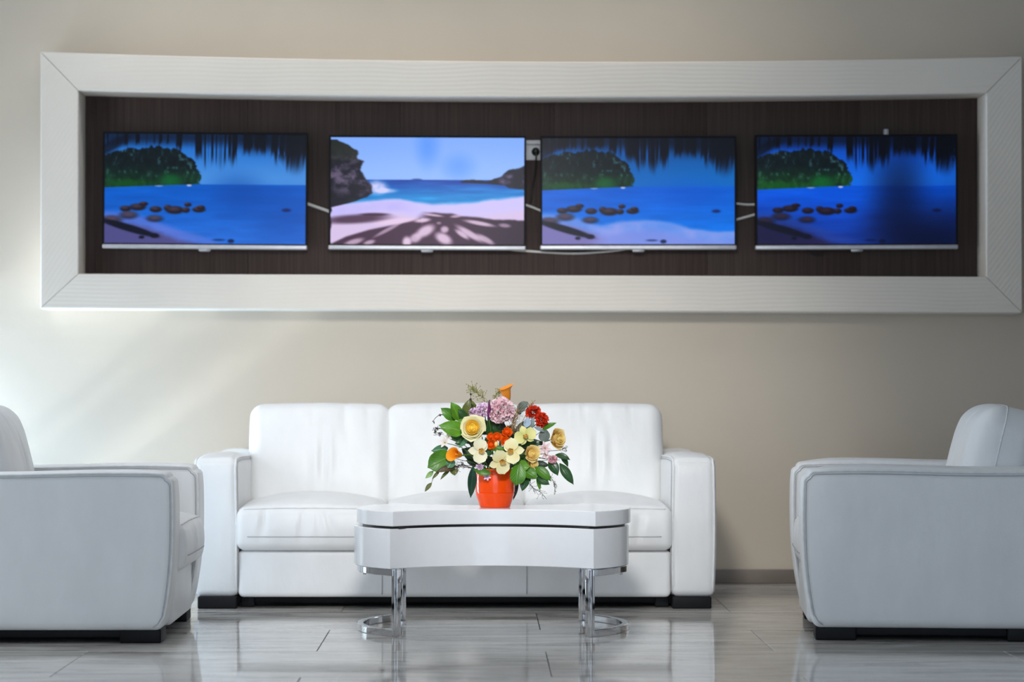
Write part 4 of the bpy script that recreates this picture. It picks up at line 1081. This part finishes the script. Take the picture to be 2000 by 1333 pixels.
# --- blooms
cal = calla('orange calla lily standing highest at the top of the bouquet', (918, 268), (884, 122), .0, -.012, .0265, 'calla', 1.4, 1.5)
ruffle('large pale pink ruffled carnation near the top', 'pink_carnation', (848, 345), -.055, (.05, -1, .25), (.046), .042, 'pink', 110, .031, 1.2, .9, 3)
ruffle('lilac frilled flower cluster left of the pink carnation', 'lilac_flower', (690, 340), -.035, (-.2, -1, .35), .032, .024, 'lilac', 60, .018, 2.0, .8, 4)
ruffle('small lilac frilled flower at the far upper left of the carnation', 'lilac_flower', (600, 362), -.035, (-.4, -1, .2), .020, .016, 'lilac', 36, .013, 2.3, .8, 5)
ruffle('red carnation at the upper right of the bouquet', 'red_carnation', (1150, 365), -.015, (.2, -1, .5), .027, .022, 'red', 70, .018, .4, .9, 6)
ruffle('second red carnation, just below and right of the other', 'red_carnation', (1222, 432), -.025, (.45, -1, .1), .020, .026, 'red', 70, .018, .2, .9, 7)
ruffle('tiny lilac flower cluster hanging between the two front orchids', 'lilac_flower', (650, 856), -.115, (-.1, -1, -.1), .015, .013, 'lilac', 36, .008, 4.2, .8, 8)
ruffle('bright pink flower spike among the leaves on the right', 'pink_spike', (1322, 792), -.075, (.5, -1, .1), .022, .013, 'rosepink', 40, .011, 5.9, .8, 9)
rose('cream rose with golden heart left of the orange spray roses', (590, 512), -.085, (-.08, -1, .16), .052, 'cream', 'creamc', 2.8)
rose('peach yellow rose turned sideways at the far right', (1338, 610), -.02, (.75, -.75, .12), .042, 'yellow', 'yellowc', .1)
rose('small yellow rose right of the orchids, facing right', (1118, 742), -.085, (.42, -1, .12), .034, 'yellow', 'yellowc', 5.7)
rose('lower yellow rose half hidden behind green leaves', (1128, 828), -.07, (.5, -1, -.2), .024, 'yellow', 'yellowc', 5.5, 7, 8)
sr = Flower('spray_rose', 'stem of orange spray roses with six small heads in the bouquet middle', 'flower', 4.7, .03)
for i, (c, d_, rd, nn) in enumerate((((900, 545), -.070, .0205, (.1, -1, .3)), ((808, 588), -.085, .020, (0, -1, .2)), ((757, 588), -.070, .017, (-.2, -1, .3)), ((890, 628), -.092, .021, (.1, -1, .1)),
                                  ((757, 655), -.092, .020, (-.15, -1, 0)), ((870, 585), -.06, .017, (0, -1, .2)))):
    rose('', c, d_, nn, rd, 'orange', 'orange', fl=sr, outer=6, inner=7)
    e = Pt(*c, d_ + .008); sr.part('stem', tube(smooth_path([sr.foot, (sr.foot + e) / 2 + np.array((0, .01, .01)), e], 5), .0015, 5), M['stem'])
e = Pt(803, 655, -.10); v, f = lathe([(.002, -.010), (.007, -.004), (.0085, .002), (.006, .009), (.002, .012)], 12)
sr.part('bud', (v + e, f), PM['yellow'], None, True, np.column_stack([np.zeros(len(v)), np.linspace(0, 1, len(v))]))
orchid('ivory orchid bloom below the cream rose', (648, 712), -.125, (.25, -1, .02), R(88), .050, 'orchid_w', ang=3.8)
orchid('cream orchid bloom lowest at front, hanging over the pot rim', (838, 808), -.135, (.35, -1, -.22), R(112), .052, 'orchid', ang=4.7)
orchid('cream orchid bloom right of the orange spray roses', (955, 712), -.125, (-.25, -1, .0), R(-84), .052, 'orchid', ang=5.3)
orchid('greenish orchid bloom below the red carnation', (1070, 575), -.085, (.0, -1, .15), R(20), .046, 'orchid_g', ang=.1)
calla('orange calla lily at lower left, mouth turned left', (486, 756), (400, 733), -.085, -.135, .0225, 'callab', 3.5, -.6)
star('blush white star flower above the left calla lily', (335, 640), -.07, (-.5, -1, .3), .026, 'blush', 3.3, 5, .5, 'star_flower')
star('small blush white star flower, upper of the left pair', (362, 590), -.065, (.1, -1, .6), .020, 'blush', 3.1, 5, .45, 'star_flower')
star('pale pink star lily on the right below the peach rose', (1250, 690), -.085, (.15, -1, .25), .030, 'star', 6.0, 6, .36, 'star_lily', 25)
star('second pale pink star lily, just below the first', (1255, 745), -.08, (.3, -1, -.3), .022, 'star', 5.95, 6, .36, 'star_lily', 25)
star('tiny pink flower lying on the front rim of the pot', (720, 950), -.093, (0, -1, .1), .017, 'lilac', 4.5, 6, .5, 'star_flower', 15)
pb = Flower('purple_bud', 'dark purple pointed bud in front of the pink carnation', 'flower', 1.8, .02)
q = smooth_path([Pt(738, 420, -.06), Pt(738, 370, -.075), Pt(740, 310, -.085), Pt(738, 262, -.085), Pt(748, 244, -.085)], 6)
v, f = tube(q, np.interp(np.linspace(0, 1, len(q)), (0, .25, .5, .8, 1), (.003, .0085, .006, .0025, .0015)), 9)
pb.part('bud', (v, f), PM['purple'], None, True, np.column_stack([np.zeros(len(v)), np.repeat(np.linspace(0, 1, len(q)), 9)]))
pb.stem(Pt(738, 420, -.06), .0018)

# --- airy twigs
sprig('airy yellow green sprig at the top left of the bouquet', 'airy_sprig', [(760, 520), (700, 260), (640, 190), (585, 140)], .0, 16, M['sprig'], 31, .035, 1.7)
sprig('short yellow green sprig left of the topmost calla lily', 'airy_sprig', [(800, 480), (790, 230), (830, 170)], .01, 8, M['sprig'], 32, .025, 1.5)
sprig('tan feathery dried grass right of the pink carnation', 'dried_grass', [(930, 620), (960, 450), (985, 340)], -.05, 34, M['tan'], 33, .034, .9, .0010, .0016, 'grass')
sprig('brown dried sprig rising behind the red carnation', 'dried_sprig', [(1000, 560), (1080, 380), (1130, 290), (1172, 248)], .0, 14, M['tan'], 34, .022, .7, .0010, .0018, 'grass')
sprig('dark seed spike poking up at the olive leaf', 'dark_twig', [(600, 480), (575, 300), (565, 172)], .01, 8, M['twig'], 35, .008, 2.2, .0012, .002, 'twig')
sprig('dark curling twig at the far left, upper of the two', 'dark_twig', [(520, 520), (380, 420), (300, 382), (250, 405), (225, 440), (233, 462)], -.02, 6, M['twig'], 36, .006, 2.9, .0013, .0012, 'twig')
sprig('dark curling twig at the far left, lower of the two', 'dark_twig', [(520, 600), (380, 540), (285, 510), (243, 520), (240, 545), (300, 560), (225, 572)], -.04, 10, M['twig'], 37, .012, 3.1, .0013, .0016, 'twig')
sprig('thin dark twigs hanging at lower right over the sofa cushion', 'dark_twig', [(980, 900), (1090, 1000), (1150, 1060), (1215, 1100), (1270, 1160)], -.05, 9, M['twig'], 38, .032, 5.6, .0011, .0014, 'twig', kids=3)
sprig('thin dark twig hanging straight down at the far right', 'dark_twig', [(1060, 860), (1240, 890), (1320, 980), (1345, 1050), (1340, 1122)], -.05, 7, M['twig'], 39, .02, 5.8, .0011, .0014, 'twig', kids=3)
sprig('thin dark twig curling beyond the peach rose', 'dark_twig', [(1080, 740), (1280, 720), (1400, 710), (1438, 690), (1460, 716)], -.02, 7, M['twig'], 40, .016, 6.1, .0010, .0013, 'twig', kids=3)
sprig('brown wiry twigs between the left leaves and the pot', 'dark_twig', [(620, 850), (540, 850), (480, 840), (440, 880)], -.08, 10, M['twig'], 41, .022, 3.8, .0011, .0015, 'twig', kids=4)
